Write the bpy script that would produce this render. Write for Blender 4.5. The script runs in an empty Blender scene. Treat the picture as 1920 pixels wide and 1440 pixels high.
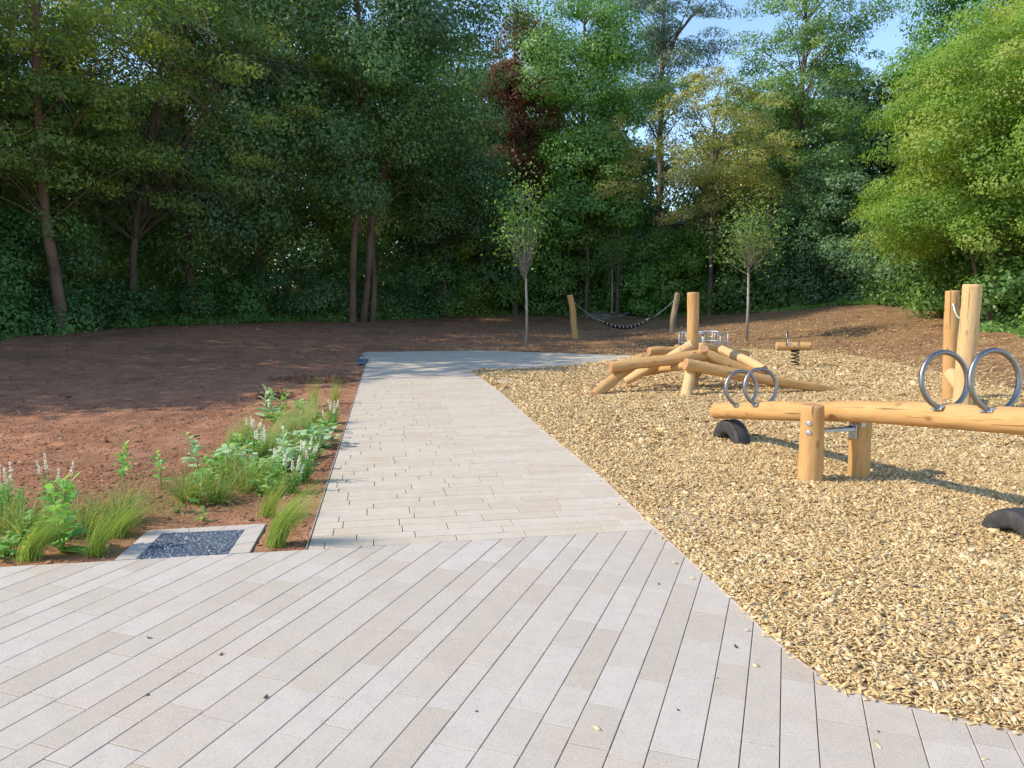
import bpy, math, random
import numpy as np
from mathutils import Vector, Matrix, Quaternion
PI = math.pi; R = math.radians
sc = bpy.context.scene
COL = sc.collection

# ------------------------------------------------------------------ camera
FPX = 1430.0; CAMH = 1.65; PITCH = math.atan((720 - 553) / FPX)
cam = bpy.data.objects.new('camera', bpy.data.cameras.new('camera')); COL.objects.link(cam)
cam.location = (0, 0, CAMH); cam.rotation_euler = (PI/2 - PITCH, 0, 0)
cam.data.sensor_width = 36; cam.data.lens = FPX / 1920 * 36
cam.data.clip_start = 0.05; cam.data.clip_end = 3000
sc.camera = cam
# ------------------------------------------------------------------ light
SUN_DIR = Vector((-1.2, -0.16, 1.0)).normalized()       # towards the sun
ELEV = math.asin(SUN_DIR.z); AZ = math.atan2(SUN_DIR.x, SUN_DIR.y)
w = bpy.data.worlds.new('World'); sc.world = w; w.use_nodes = True
nt = w.node_tree; nt.nodes.clear()
sky = nt.nodes.new('ShaderNodeTexSky'); sky.sky_type = 'NISHITA'; sky.sun_disc = False
sky.sun_elevation = ELEV; sky.sun_rotation = AZ; sky.air_density = 1.0; sky.dust_density = 0.3; sky.ozone_density = 2.6
bg = nt.nodes.new('ShaderNodeBackground'); bg.inputs[1].default_value = 0.15
wo = nt.nodes.new('ShaderNodeOutputWorld')
nt.links.new(sky.outputs[0], bg.inputs[0]); nt.links.new(bg.outputs[0], wo.inputs[0])
sl = bpy.data.lights.new('sun', 'SUN'); sl.energy = 2.55; sl.angle = R(0.53); sl.color = (1, 0.905, 0.77)
sun = bpy.data.objects.new('sun', sl); COL.objects.link(sun)
sun.rotation_euler = SUN_DIR.to_track_quat('Z', 'Y').to_euler(); sun.location = (-20, 0, 30)
sc.view_settings.view_transform = 'Standard'; sc.view_settings.look = 'None'
sc.view_settings.gamma = 1; sc.view_settings.exposure = 0.98
sc.render.engine = 'CYCLES'
sc.cycles.max_bounces = 8; sc.cycles.diffuse_bounces = 6; sc.cycles.glossy_bounces = 2
sc.cycles.transmission_bounces = 3; sc.cycles.transparent_max_bounces = 4
sc.cycles.use_denoising = True; sc.cycles.denoiser = 'OPENIMAGEDENOISE'; sc.cycles.denoising_input_passes = 'RGB_ALBEDO_NORMAL'; sc.cycles.denoising_prefilter = 'ACCURATE'
sc.cycles.sample_clamp_indirect = 6

# ------------------------------------------------------------------ helpers
CP, SP = math.cos(PITCH), math.sin(PITCH)
def at(px, py, Y):
    v = (py - 720) / FPX; dy = CP - v*SP; dz = -SP - v*CP; t = Y / dy
    return Vector(((px - 960) / FPX * t, Y, CAMH + dz*t))
def G(px, py, z=0.0):
    v = (py - 720) / FPX; dy = CP - v*SP; dz = -SP - v*CP; t = (z - CAMH) / dz
    return Vector(((px - 960) / FPX * t, dy*t, z))
def XofY(px, Y, z=0.0):
    return (px - 960) / FPX * (Y*CP - (z - CAMH)*SP)

def vnoise(x, y, seed=0):
    x = np.asarray(x, float); y = np.asarray(y, float)
    xi = np.floor(x).astype(np.int64); yi = np.floor(y).astype(np.int64)
    fx = x - xi; fy = y - yi; fx = fx*fx*(3-2*fx); fy = fy*fy*(3-2*fy)
    def h(a, b):
        n = (a*374761393 + b*668265263 + seed*1442695041) & 0xffffffff
        n = ((n ^ (n >> 13)) * 1274126177) & 0xffffffff
        return ((n ^ (n >> 16)) & 0xffff) / 65535.0
    a = h(xi, yi)*(1-fx) + h(xi+1, yi)*fx; b = h(xi, yi+1)*(1-fx) + h(xi+1, yi+1)*fx
    return a*(1-fy) + b*fy
def fbm(x, y, seed=0, octv=3):
    s = 0; a = 1.0; t = 0
    for k in range(octv):
        s = s + a*vnoise(x*2**k, y*2**k, seed+k*17); t += a; a *= .5
    return s/t

def mesh_np(name, V, Q, tint=None, smooth=False, mats=(), mi=None):
    """V (n,3), Q (m,k) one polygon size"""
    V = np.asarray(V, np.float32); Q = np.asarray(Q, np.int32)
    me = bpy.data.meshes.new(name)
    me.vertices.add(len(V)); me.vertices.foreach_set('co', V.ravel())
    m, k = Q.shape
    me.loops.add(m*k); me.loops.foreach_set('vertex_index', Q.ravel())
    me.polygons.add(m); me.polygons.foreach_set('loop_start', np.arange(0, m*k, k, dtype=np.int32))
    me.polygons.foreach_set('loop_total', np.full(m, k, np.int32))
    if smooth: me.polygons.foreach_set('use_smooth', np.ones(m, bool))
    for x in mats: me.materials.append(x)
    if mi is not None: me.polygons.foreach_set('material_index', np.asarray(mi, np.int32))
    if tint is not None:
        a = me.attributes.new('tint', 'FLOAT', 'POINT'); a.data.foreach_set('value', np.asarray(tint, np.float32))
    me.update(calc_edges=True)
    return me
class MB:
    def __init__(s): s.v = []; s.f = []; s.m = []; s.s = []; s.t = []
    def add(s, vs, fs, mi=0, smooth=True, tint=0.5):
        o = len(s.v); s.v += [tuple(a) for a in vs]
        s.t += (list(tint) if hasattr(tint, '__len__') else [tint]*len(vs))
        for f in fs: s.f.append([i+o for i in f]); s.m.append(mi); s.s.append(smooth)
    def mesh(s, name, mats):
        me = bpy.data.meshes.new(name); me.from_pydata(s.v, [], s.f)
        for x in mats: me.materials.append(x)
        me.polygons.foreach_set('material_index', s.m); me.polygons.foreach_set('use_smooth', s.s)
        a = me.attributes.new('tint', 'FLOAT', 'POINT'); a.data.foreach_set('value', s.t)
        me.update(); return me
    def tube(s, pts, rad, n=8, mi=0, caps=True, tint=.5, closed=False):
        pts = [Vector(p) for p in pts]; m = len(pts)
        if not hasattr(rad, '__len__'): rad = [rad]*m
        vs = []; prev = None
        for i, p in enumerate(pts):
            if closed: d = pts[(i+1) % m] - pts[i-1]
            else: d = pts[min(i+1, m-1)] - pts[max(i-1, 0)]
            d.normalize()
            if prev is None:
                a = Vector((0, 0, 1)) if abs(d.z) < .9 else Vector((1, 0, 0))
                u = d.cross(a).normalized()
            else:
                u = (prev - d*prev.dot(d)).normalized()
            prev = u; v = d.cross(u)
            for k in range(n):
                t = 2*PI*k/n; vs.append(p + (u*math.cos(t) + v*math.sin(t))*rad[i])
        fs = []
        for i in range(m if closed else m-1):
            j = (i+1) % m
            for k in range(n):
                l = (k+1) % n; fs.append([i*n+k, i*n+l, j*n+l, j*n+k])
        s.add(vs, fs, mi, True, tint)
        if caps and not closed:
            o = len(s.v) - len(vs)
            s.f.append([o+k for k in range(n)][::-1]); s.m.append(mi); s.s.append(False)
            s.f.append([o+(m-1)*n+k for k in range(n)]); s.m.append(mi); s.s.append(False)
    def box(s, c, size, M=None, mi=0, bev=0.0, tint=.5):
        hx, hy, hz = [a/2 for a in size]; c = Vector(c); M = M or Matrix.Identity(3)
        if bev <= 0:
            vs = [c + M @ Vector((x*hx, y*hy, z*hz)) for z in (-1, 1) for y in (-1, 1) for x in (-1, 1)]
            fs = [[0, 2, 3, 1], [4, 5, 7, 6], [0, 1, 5, 4], [2, 6, 7, 3], [0, 4, 6, 2], [1, 3, 7, 5]]
            s.add(vs, fs, mi, False, tint); return
        vs = []; b = bev
        for (ix, z) in ((b, -hz), (0, -hz+b), (0, hz-b), (b, hz)):
            X, Y = hx-ix, hy-ix
            for (x, y) in ((-X+b, -Y), (X-b, -Y), (X, -Y+b), (X, Y-b), (X-b, Y), (-X+b, Y), (-X, Y-b), (-X, -Y+b)):
                vs.append(c + M @ Vector((x, y, z)))
        fs = [list(range(8))[::-1], list(range(24, 32))]
        for i in range(3):
            for k in range(8):
                l = (k+1) % 8; fs.append([i*8+k, i*8+l, (i+1)*8+l, (i+1)*8+k])
        s.add(vs, fs, mi, False, tint)

def setp(o, label=None, cat=None, group=None, kind=None):
    if label: o['label'] = label
    if cat: o['category'] = cat
    if group: o['group'] = group
    if kind: o['kind'] = kind
def obj(name, me, parent=None, loc=(0, 0, 0)):
    o = bpy.data.objects.new(name, me); COL.objects.link(o); o.location = loc
    if parent: o.parent = parent
    return o
def thing(name, label, cat, loc, group=None, rz=0):
    o = bpy.data.objects.new(name, None); COL.objects.link(o); o.location = loc; o.rotation_euler.z = rz
    o.empty_display_size = .2
    setp(o, label, cat, group); return o

# ------------------------------------------------------------------ materials
class NT:
    def __init__(s, name):
        s.m = bpy.data.materials.new(name); s.m.use_nodes = True; s.t = s.m.node_tree
        s.b = s.t.nodes['Principled BSDF']; s.out = s.t.nodes['Material Output']
    def n(s, typ, **k):
        x = s.t.nodes.new(typ)
        for a, v in k.items():
            if a.startswith('i_'):
                key = a[2:]; key = int(key) if key.isdigit() else key.replace('_', ' ')
                x.inputs[key].default_value = v
            else: setattr(x, a, v)
        return x
    def l(s, a, b): s.t.links.new(a, b)
    def ramp(s, src, stops):
        r = s.n('ShaderNodeValToRGB'); e = r.color_ramp.elements
        while len(e) < len(stops): e.new(.5)
        for x, (p, c) in zip(e, stops): x.position = p; x.color = (*c, 1) if len(c) == 3 else c
        s.l(src, r.inputs[0]); return r.outputs[0]
    def mix(s, f, a, b, mode='MIX'):
        x = s.n('ShaderNodeMix', data_type='RGBA', blend_type=mode)
        for i, v in ((0, f), (6, a), (7, b)):
            if hasattr(v, 'links'): s.l(v, x.inputs[i])
            else: x.inputs[i].default_value = v if i == 0 else (*v, 1)
        return x.outputs[2]
    def noise(s, vec, scale, detail=3, rough=.55, out=0, dist=0):
        x = s.n('ShaderNodeTexNoise'); x.inputs['Scale'].default_value = scale
        x.inputs['Detail'].default_value = detail; x.inputs['Roughness'].default_value = rough
        x.inputs['Distortion'].default_value = dist
        if vec: s.l(vec, x.inputs['Vector'])
        return x.outputs[out]
    def obj(s, scale=None):
        c = s.n('ShaderNodeTexCoord').outputs['Object']
        if scale:
            m = s.n('ShaderNodeMapping'); m.inputs['Scale'].default_value = scale; s.l(c, m.inputs[0]); c = m.outputs[0]
        return c
    def bump(s, h, strength, dist, prev=None):
        b = s.n('ShaderNodeBump'); b.inputs['Strength'].default_value = strength; b.inputs['Distance'].default_value = dist
        s.l(h, b.inputs['Height'])
        if prev: s.l(prev, b.inputs['Normal'])
        return b.outputs[0]
    def set(s, **k):
        for a, v in k.items():
            i = s.b.inputs[{'rough': 'Roughness', 'metal': 'Metallic', 'color': 'Base Color', 'normal': 'Normal', 'spec': 'Specular IOR Level'}[a]]
            if hasattr(v, 'links'): s.l(v, i)
            else: i.default_value = (*v, 1) if a == 'color' else v
        return s.m
def lin(r, g, b):
    f = lambda c: (c/255/12.92) if c/255 <= .04045 else ((c/255+.055)/1.055)**2.4
    return (f(r), f(g), f(b))

def leaf_mat(name, c0, c1, c2, transl=.35, rough=.5, spec=.35):
    rough = max(rough, .46); k = 1.7 if 'herb' in name else 1.35 if 'grass' in name or 'herb' in name or 'flower' in name else 3.3 if 'dark' in name or 'under' in name or 'pine' in name else 3.0 if 'feather' in name else 2.5 if 'shrub' in name or 'maple' in name else 2.1
    c0, c1, c2 = [tuple(min(.85, x*k) for x in c) for c in (c0, c1, c2)]; transl = min(.5, transl*1.2)
    m = NT(name); a = m.n('ShaderNodeAttribute', attribute_name='tint').outputs['Fac']
    col = m.ramp(a, [(0, c0), (.5, c1), (1, c2)])
    m.set(color=col, rough=rough, spec=spec)
    tr = m.n('ShaderNodeBsdfTranslucent')
    tc = m.mix(1.0, col, (1.25, 1.2, .55), 'MULTIPLY'); m.l(tc, tr.inputs[0])
    mx = m.n('ShaderNodeMixShader'); mx.inputs[0].default_value = transl
    m.l(m.b.outputs[0], mx.inputs[1]); m.l(tr.outputs[0], mx.inputs[2]); m.l(mx.outputs[0], m.out.inputs[0])
    return m.m
M = {}
M['leaf_dark'] = leaf_mat('leaf_dark', (.030, .055, .022), (.052, .090, .032), (.088, .138, .045), .32, .42, .45)
M['leaf_dark2'] = leaf_mat('leaf_dark2', (.028, .052, .024), (.045, .078, .033), (.075, .115, .050), .30, .4, .5)
M['leaf_feather'] = leaf_mat('leaf_feather', (.050, .080, .020), (.085, .125, .028), (.150, .170, .035), .45)
M['leaf_maple'] = leaf_mat('leaf_maple', (.045, .095, .022), (.075, .150, .032), (.125, .205, .050), .35, .4, .5)
M['leaf_airy'] = leaf_mat('leaf_airy', (.060, .110, .035), (.095, .165, .045), (.150, .215, .065), .38, .45, .4)
M['leaf_copper'] = leaf_mat('leaf_copper', (.070, .032, .022), (.125, .058, .036), (.190, .098, .058), .35)
M['leaf_pine'] = leaf_mat('leaf_pine', (.030, .050, .038), (.055, .082, .058), (.090, .115, .075), .15, .6, .3)
M['leaf_yellow'] = leaf_mat('leaf_yellow', (.105, .125, .032), (.200, .205, .058), (.290, .260, .100), .38)
M['leaf_field'] = leaf_mat('leaf_field', (.075, .135, .022), (.125, .200, .032), (.205, .230, .060), .42, .5, .3)
M['leaf_shrub'] = leaf_mat('leaf_shrub', (.045, .090, .022), (.075, .135, .032), (.125, .190, .050), .35, .38, .5)
M['leaf_bright'] = leaf_mat('leaf_bright', (.100, .150, .018), (.180, .230, .025), (.260, .280, .040), .5)
M['leaf_under'] = leaf_mat('leaf_under', (.022, .048, .016), (.038, .076, .022), (.062, .115, .032), .3)
M['grass_feather'] = leaf_mat('grass_feather', (.165, .240, .050), (.240, .330, .075), (.330, .390, .130), .45)
M['grass_loose'] = leaf_mat('grass_loose', (.120, .200, .050), (.210, .290, .080), (.350, .310, .130), .35)
M['grass_pale'] = leaf_mat('grass_pale', (.200, .270, .090), (.320, .370, .170), (.450, .430, .250), .35)
M['herb_leaf'] = leaf_mat('herb_leaf', (.100, .210, .045), (.170, .310, .080), (.300, .420, .130), .35)
M['herb_grey'] = leaf_mat('herb_grey', (.150, .240, .110), (.240, .350, .180), (.400, .480, .300), .25)
M['flower'] = leaf_mat('flower', (.50, .52, .45), (.68, .68, .64), (.80, .80, .78), .25)

def bark_mat(name, c0, c1):
    m = NT(name); o = m.obj((6, 6, 1.4)); n = m.noise(o, 3.0, 5, .65)
    p = m.noise(m.obj(), .7, 2)
    col = m.mix(m.ramp(p, [(.35, (0, 0, 0)), (.65, (1, 1, 1))]), m.ramp(n, [(.3, c0), (.7, c1)]), tuple(x*1.25 for x in c1))
    return m.set(color=col, rough=.9, normal=m.bump(n, .8, .03))
M['bark'] = bark_mat('bark', (.045, .032, .022), (.150, .105, .072))
M['bark_red'] = bark_mat('bark_red', (.070, .042, .028), (.215, .130, .085))
M['bark_pale'] = bark_mat('bark_pale', (.160, .140, .110), (.340, .300, .240))
M['twig'] = bark_mat('twig', (.110, .095, .075), (.220, .190, .150))

def wood_mat(name, c0, c1, c2, knots=.5):
    m = NT(name); g = m.noise(m.obj((22, 22, 1.6)), 1.6, 4, .6, dist=.4)
    big = m.noise(m.obj((3.5, 3.5, 1.6)), 1.8, 3)
    col = m.mix(m.ramp(big, [(.35, (0, 0, 0)), (.7, (1, 1, 1))]), m.ramp(g, [(.25, c0), (.6, c1)]), c2)
    col = m.mix(m.ramp(g, [(.5, (0, 0, 0)), (.7, (.7, .7, .7))]), col, tuple(x*.8 for x in c0))
    cr = m.noise(m.obj((38, 38, .9)), 1.0, 2, .5, dist=.2)
    crf = m.ramp(cr, [(.325, (.8, .8, .8)), (.36, (0, 0, 0))])
    col = m.mix(crf, col, tuple(x*.33 for x in c0))
    vo = m.n('ShaderNodeTexVoronoi'); vo.inputs['Scale'].default_value = 5.5; m.l(m.obj((1, 1, .55)), vo.inputs['Vector'])
    kf = m.ramp(vo.outputs['Distance'], [(.04, (knots*1.6, knots*1.6, knots*1.6)), (.17, (0, 0, 0))])
    sel = m.ramp(vo.outputs['Color'], [(.45, (0, 0, 0)), (.5, (1, 1, 1))])
    kf2 = m.mix(1, kf, sel, 'MULTIPLY')
    col = m.mix(kf2, col, tuple(x*.42 for x in c0))
    nb = m.bump(g, .25, .004); nb = m.bump(m.noise(m.obj((9, 9, 2.2)), 1.5, 2), .35, .02, nb)
    return m.set(color=col, rough=.78, spec=.22, normal=nb)
def end_mat(name, c):
    m = NT(name); gn = m.n('ShaderNodeTexGradient', gradient_type='SPHERICAL'); m.l(m.obj((3.5, 3.5, .001)), gn.inputs[0])
    mp = m.n('ShaderNodeMath', operation='MULTIPLY'); mp.inputs[1].default_value = 130; m.l(gn.outputs[1], mp.inputs[0])
    sn = m.n('ShaderNodeMath', operation='SINE'); m.l(mp.outputs[0], sn.inputs[0])
    col = m.mix(m.ramp(sn.outputs[0], [(0, (0, 0, 0)), (1, (.35, .35, .35))]), c, tuple(x*.6 for x in c))
    col = m.mix(m.ramp(m.noise(m.obj(), 22, 3), [(.45, (0, 0, 0)), (.8, (.5, .5, .5))]), col, tuple(x*.6 for x in c))
    return m.set(color=col, rough=.75)
M['wood'] = wood_mat('peeled_log', (.46, .25, .09), (.67, .41, .17), (.56, .305, .115))
M['wood_pale'] = wood_mat('peeled_log_pale', (.56, .37, .17), (.72, .50, .25), (.66, .43, .20), .35)
M['wood_grey'] = wood_mat('weathered_log', (.27, .20, .13), (.40, .31, .21), (.33, .25, .16))
M['end'] = end_mat('log_end', (.52, .27, .13))
M['end_pale'] = end_mat('log_end_pale', (.62, .42, .22))
def simple(name, c, rough=.5, metal=0, bump=0, bs=40, var=.25):
    m = NT(name); n = m.noise(m.obj(), bs, 3)
    col = m.mix(m.ramp(n, [(.3, (0, 0, 0)), (.7, (1, 1, 1))]), tuple(x*(1-var) for x in c), tuple(min(1, x*(1+var)) for x in c))
    m.set(color=col, rough=rough, metal=metal)
    if bump: m.set(normal=m.bump(n, bump, .004))
    return m.m
M['steel'] = simple('brushed_steel', (.30, .285, .275), .42, 1.0, .05, 60, .15)
M['galv'] = simple('galvanised_steel', (.50, .54, .58), .45, .8, .05, 50, .2)
M['edge'] = simple('steel_edging', (.50, .45, .44), .5, .3)
M['darkmetal'] = simple('dark_spring_steel', (.035, .035, .04), .4, .7)
M['greypaint'] = simple('grey_coated_steel', (.36, .38, .40), .45, .3)
M['rope'] = simple('rope', (.55, .50, .42), .9, 0, .5, 120)
M['net_black'] = simple('black_rubber_net', (.018, .020, .030), .6)
M['net_white'] = simple('net_ties', (.55, .58, .62), .6)
M['stone'] = simple('grey_gravel', (.155, .185, .225), .75, 0, .3, 60, .5)
M['stone_dark'] = simple('gravel_bed', (.05, .06, .075), .95, 0, .6, 80, .5)
M['facade'] = simple('pale_facade', (.50, .49, .52), .7, 0, 0, .6, .12)
M['facade_blue'] = simple('bluish_cladding', (.30, .34, .44), .6, 0, 0, .6, .12)
M['brick_dark'] = simple('reddish_wall', (.22, .12, .10), .85)
m = NT('window_glass'); M['glass'] = m.set(color=(.03, .035, .045), rough=.08, spec=.8)
m = NT('tyre'); n = m.noise(m.obj(), 14, 4, .7)
M['tyre'] = m.set(color=m.ramp(n, [(.35, (.028, .026, .026)), (.6, (.055, .050, .047)), (.78, (.12, .105, .09))]), rough=.72, normal=m.bump(m.noise(m.obj(), 70, 3), .25, .003))

# paving: the tint attribute carries each slab's own shade
def slab_mat(name, warm):
    m = NT(name); a = m.n('ShaderNodeAttribute', attribute_name='tint').outputs['Fac']; o = m.obj()
    if warm: base = m.ramp(a, [(0, (.550, .455, .335)), (.45, (.580, .490, .370)), (.8, (.605, .515, .398)), (1, (.620, .535, .425))])
    else: base = m.ramp(a, [(0, (.480, .410, .322)), (.35, (.512, .442, .358)), (.65, (.535, .467, .388)), (1, (.560, .495, .422))])
    st = m.noise(o, 1.1, 4, .6)
    base = m.mix(m.ramp(st, [(.5, (0, 0, 0)), (.78, (.45, .45, .45))]), base, (.50, .385, .24))
    cl = m.noise(o, 9, 3, .6)
    base = m.mix(m.ramp(cl, [(.4, (0, 0, 0)), (.75, (.28, .28, .28))]), base, (.36, .32, .27))
    v1 = m.n('ShaderNodeTexVoronoi'); v1.inputs['Scale'].default_value = 115; m.l(o, v1.inputs['Vector'])
    s1 = m.ramp(v1.outputs['Distance'], [(.20, (1, 1, 1)), (.34, (0, 0, 0))])
    pick = m.ramp(v1.outputs['Color'], [(.50, (0, 0, 0)), (.56, (1, 1, 1))])
    base = m.mix(m.mix(.65, (0, 0, 0), m.mix(1, s1, pick, 'MULTIPLY')), base, (.68, .63, .57))
    v2 = m.n('ShaderNodeTexVoronoi'); v2.inputs['Scale'].default_value = 130; m.l(o, v2.inputs['Vector'])
    s2 = m.ramp(v2.outputs['Distance'], [(.18, (1, 1, 1)), (.30, (0, 0, 0))])
    pick2 = m.ramp(v2.outputs['Color'], [(.56, (0, 0, 0)), (.62, (1, 1, 1))])
    base = m.mix(m.mix(.9, (0, 0, 0), m.mix(1, s2, pick2, 'MULTIPLY')), base, (.24, .19, .14))
    return m.set(color=base, rough=.8, spec=.3, normal=m.bump(m.noise(o, 260, 2), .25, .002))
M['slab'] = slab_mat('paving_slab', False)
M['slab_warm'] = slab_mat('path_slab', True)
M['joint'] = simple('joint_sand', (.15, .12, .085), .95, 0, .5, 90, .4)

m = NT('soil'); o = m.obj(); sep = m.n('ShaderNodeSeparateXYZ'); m.l(o, sep.inputs[0])
mr = m.n('ShaderNodeMapRange'); m.l(sep.outputs[0], mr.inputs[0]); mr.inputs[1].default_value = -4; mr.inputs[2].default_value = 5
big = m.noise(o, .35, 4, .6); mid = m.noise(o, 2.2, 5, .65); fine = m.noise(o, 42, 5, .75)
red = m.ramp(mid, [(.30, (.29, .130, .068)), (.55, (.43, .205, .110)), (.75, (.51, .28, .165))])
brn = m.ramp(mid, [(.30, (.20, .112, .052)), (.55, (.305, .180, .086)), (.75, (.395, .260, .135))])
col = m.mix(mr.outputs[0], red, brn)
col = m.mix(m.ramp(big, [(.50, (0, 0, 0)), (.68, (.6, .6, .6))]), col, (.150, .092, .055))
col = m.mix(m.ramp(fine, [(.30, (.65, .65, .65)), (.48, (0, 0, 0))]), col, (.045, .025, .016))
vo = m.n('ShaderNodeTexVoronoi'); vo.inputs['Scale'].default_value = 9; vo.inputs['Randomness'].default_value = 1; m.l(o, vo.inputs['Vector'])
sp = m.mix(1, m.ramp(vo.outputs['Distance'], [(.09, (1, 1, 1)), (.14, (0, 0, 0))]), m.ramp(vo.outputs['Color'], [(.60, (0, 0, 0)), (.64, (1, 1, 1))]), 'MULTIPLY')
col = m.mix(m.mix(.6, (0, 0, 0), sp), col, (.50, .37, .24))
nb = m.bump(mid, .5, .05); nb = m.bump(m.noise(o, 13, 4, .7), .6, .025, nb); nb = m.bump(fine, .8, .010, nb)
M['soil'] = m.set(color=col, rough=.95, spec=.15, normal=nb)
m = NT('soil_clod'); a = m.n('ShaderNodeAttribute', attribute_name='tint').outputs['Fac']
M['clod'] = m.set(color=m.ramp(a, [(0, (.165, .076, .043)), (.5, (.31, .145, .078)), (.9, (.40, .205, .122)), (1, (.46, .35, .25))]), rough=.95, spec=.1)
m = NT('wood_chip'); a = m.n('ShaderNodeAttribute', attribute_name='tint').outputs['Fac']
col = m.ramp(a, [(0, (.19, .115, .06)), (.08, (.48, .30, .13)), (.34, (.69, .48, .215)), (.72, (.79, .59, .30)), (1, (.85, .72, .47))])
g = m.noise(m.obj(), 45, 3)
col = m.mix(m.ramp(g, [(.4, (0, 0, 0)), (.8, (.35, .35, .35))]), col, (.52, .31, .12))
M['chip'] = m.set(color=col, rough=.8, spec=.2)
m = NT('mulch_base'); o = m.obj(); vo = m.n('ShaderNodeTexVoronoi'); vo.inputs['Scale'].default_value = 34
mp = m.n('ShaderNodeMapping'); mp.inputs['Scale'].default_value = (1, 1.7, 1); mp.inputs['Rotation'].default_value = (0, 0, .5); m.l(o, mp.inputs[0]); m.l(mp.outputs[0], vo.inputs['Vector'])
col = m.ramp(vo.outputs['Color'], [(.1, (.38, .24, .11)), (.5, (.60, .42, .20)), (.9, (.72, .54, .30))])
col = m.mix(m.ramp(vo.outputs['Distance'], [(.35, (0, 0, 0)), (.7, (.8, .8, .8))]), col, (.12, .06, .022))
M['mulch'] = m.set(color=col, rough=.9, spec=.15, normal=m.bump(vo.outputs['Color'], .8, .02))
m = NT('forest_floor'); n = m.noise(m.obj(), 3, 5)
M['floor'] = m.set(color=m.ramp(n, [(.3, (.03, .022, .012)), (.7, (.06, .06, .022))]), rough=.95)

# ------------------------------------------------------------------ key ground lines
A0 = G(0, 1063); B0 = G(577, 1028); C0 = G(1231, 993)
dB = (C0 - A0); dB.z = 0; dB.normalize()                  # direction of the seam between the two pavings
B0 = A0 + dB*((B0 - A0).dot(dB))
LF = G(693, 660); MFar = G(905, 657); TIP = G(1197, 667)
mul_px = [(1920, 1378), (1780, 1345), (1640, 1313), (1592, 1299), (1560, 1284), (1500, 1240), (1440, 1192), (1393, 1143), (1340, 1093), (1290, 1048), (1231, 993),
          (1180, 945), (1130, 897), (1075, 852), (1020, 808), (975, 768), (935, 733), (905, 711), (882, 697), (893, 694), (950, 692.5), (1020, 690), (1090, 684), (1150, 676), (1190, 668)]
mul_pts = [G(*p) for p in mul_px]
e0 = mul_pts[0] + (mul_pts[0]-mul_pts[1]).normalized()*6
MY = np.array([e0.y] + [p.y for p in mul_pts]); MX = np.array([e0.x] + [p.x for p in mul_pts])
_o = np.argsort(MY, kind='stable'); MY = MY[_o]; MX = MX[_o]
RY = np.array([-2, 8, 13.0, 15.6, 18.0, 20.2, 21.6, 22.5, 23.2]); RX = np.array([9.3, 9.2, 8.75, 9.1, 9.25, 9.3, 9.0, 8.3, 6.8])
def xl(y): return np.interp(y, MY, MX, left=99)
def xr(y):
    return np.interp(y, RY, RX)
YTOP = 23.2
def xl2(y):   # beyond the path tip the mulch edge bends right along the soil
    y = np.asarray(y, float); t = mul_pts[-1]
    return np.where(y > t.y, t.x + (y - t.y)*1.35 + .15*np.sin(y*9), xl(y))
def in_mulch(x, y, d=0.0):
    return (y > MY[0]) & (y < YTOP - d) & (x > xl2(y) + d) & (x < xr(y) - d)
Ppoly = [B0, LF, MFar, TIP, C0 + dB*3.0]
def hp(poly):  # half-planes of a convex polygon, inside = positive
    c = sum(poly, Vector())/len(poly); out = []
    for i in range(len(poly)):
        a, b = poly[i], poly[(i+1) % len(poly)]; n = Vector((-(b-a).y, (b-a).x, 0)).normalized()
        if n.dot(c-a) < 0: n = -n
        out.append((n, n.dot(a)))
    return out
PH = hp(Ppoly)
nF = Vector((dB.y, -dB.x, 0)); FH = [(nF, nF.dot(A0))]
def inside(hs, x, y, d=0.0):
    r = np.ones(np.shape(x), bool)
    for n, k in hs: r &= (n.x*x + n.y*y - k) > d
    return r
# planting-pit corners beside the near paving
PIT = [G(213, 1051.5), G(277, 995), G(499.5, 982), G(468.5, 1036)]
PITI = [G(255, 1049), G(304.5, 1001), G(459, 993.5), G(428, 1038)]
def on_seam(p): return A0 + dB*((p-A0).dot(dB))
for L in (PIT, PITI): L[0] = on_seam(L[0]); L[3] = on_seam(L[3])
FARPIT = [G(668, 683), G(681, 660.5), G(693, 660), G(687, 683)]

# ------------------------------------------------------------------ terrain height
cps = []
def cp(px, py, Y): p = at(px, py, Y); cps.append((p.x, p.y, p.z))
for a in [(0, 640, 21), (118, 622, 25), (300, 613, 28.5), (400, 616, 26), (500, 605, 32), (650, 604, 34), (760, 600, 38), (850, 591, 42), (1000, 592, 42), (1200, 590, 42),
          (1400, 588, 39), (1500, 580, 36), (1640, 571, 33), (1740, 575, 30), (1830, 622, 21), (1920, 632, 19), (987, 651, 23.5), (1079, 633, 27), (1260, 623, 28.5), (1400, 633, 24.5),
          (1500, 632, 24.8), (1600, 628, 24), (1700, 640, 21), (1600, 600, 28), (1700, 600, 26), (850, 625, 29)]: cp(*a)
for x in range(-12, 10, 3):
    for y in range(1, 23, 3):
        if (x < -6 and y > 14) or (x > 8): continue
        cps.append((x, y, 0))
for y in (2, 8, 13, 17, 20, 22.5): cps.append((9, y, .02))
for x in (3, 5, 7): cps.append((x, 23.3, .02))
cps += [(-30, 5, .2), (-30, 25, .9), (-45, 45, 1.5), (-25, 60, 2), (0, 65, 2.6), (25, 60, 3), (40, 40, 3), (30, 20, 1.4), (25, 5, .6), (40, 5, 1), (-45, 5, .5), (-20, -10, 0), (20, -10, 0), (0, -10, 0), (14, 12, .55), (15, 30, 1.0), (6, 50, 1.6), (-10, 50, 1.5)]
cps = np.array(cps)
def U(r2): return np.where(r2 > 0, r2*np.log(r2 + 1e-12), 0)
_X = cps[:, :2]; _K = U(((_X[:, None]-_X[None])**2).sum(-1)) + np.eye(len(_X))*3.0
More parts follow.
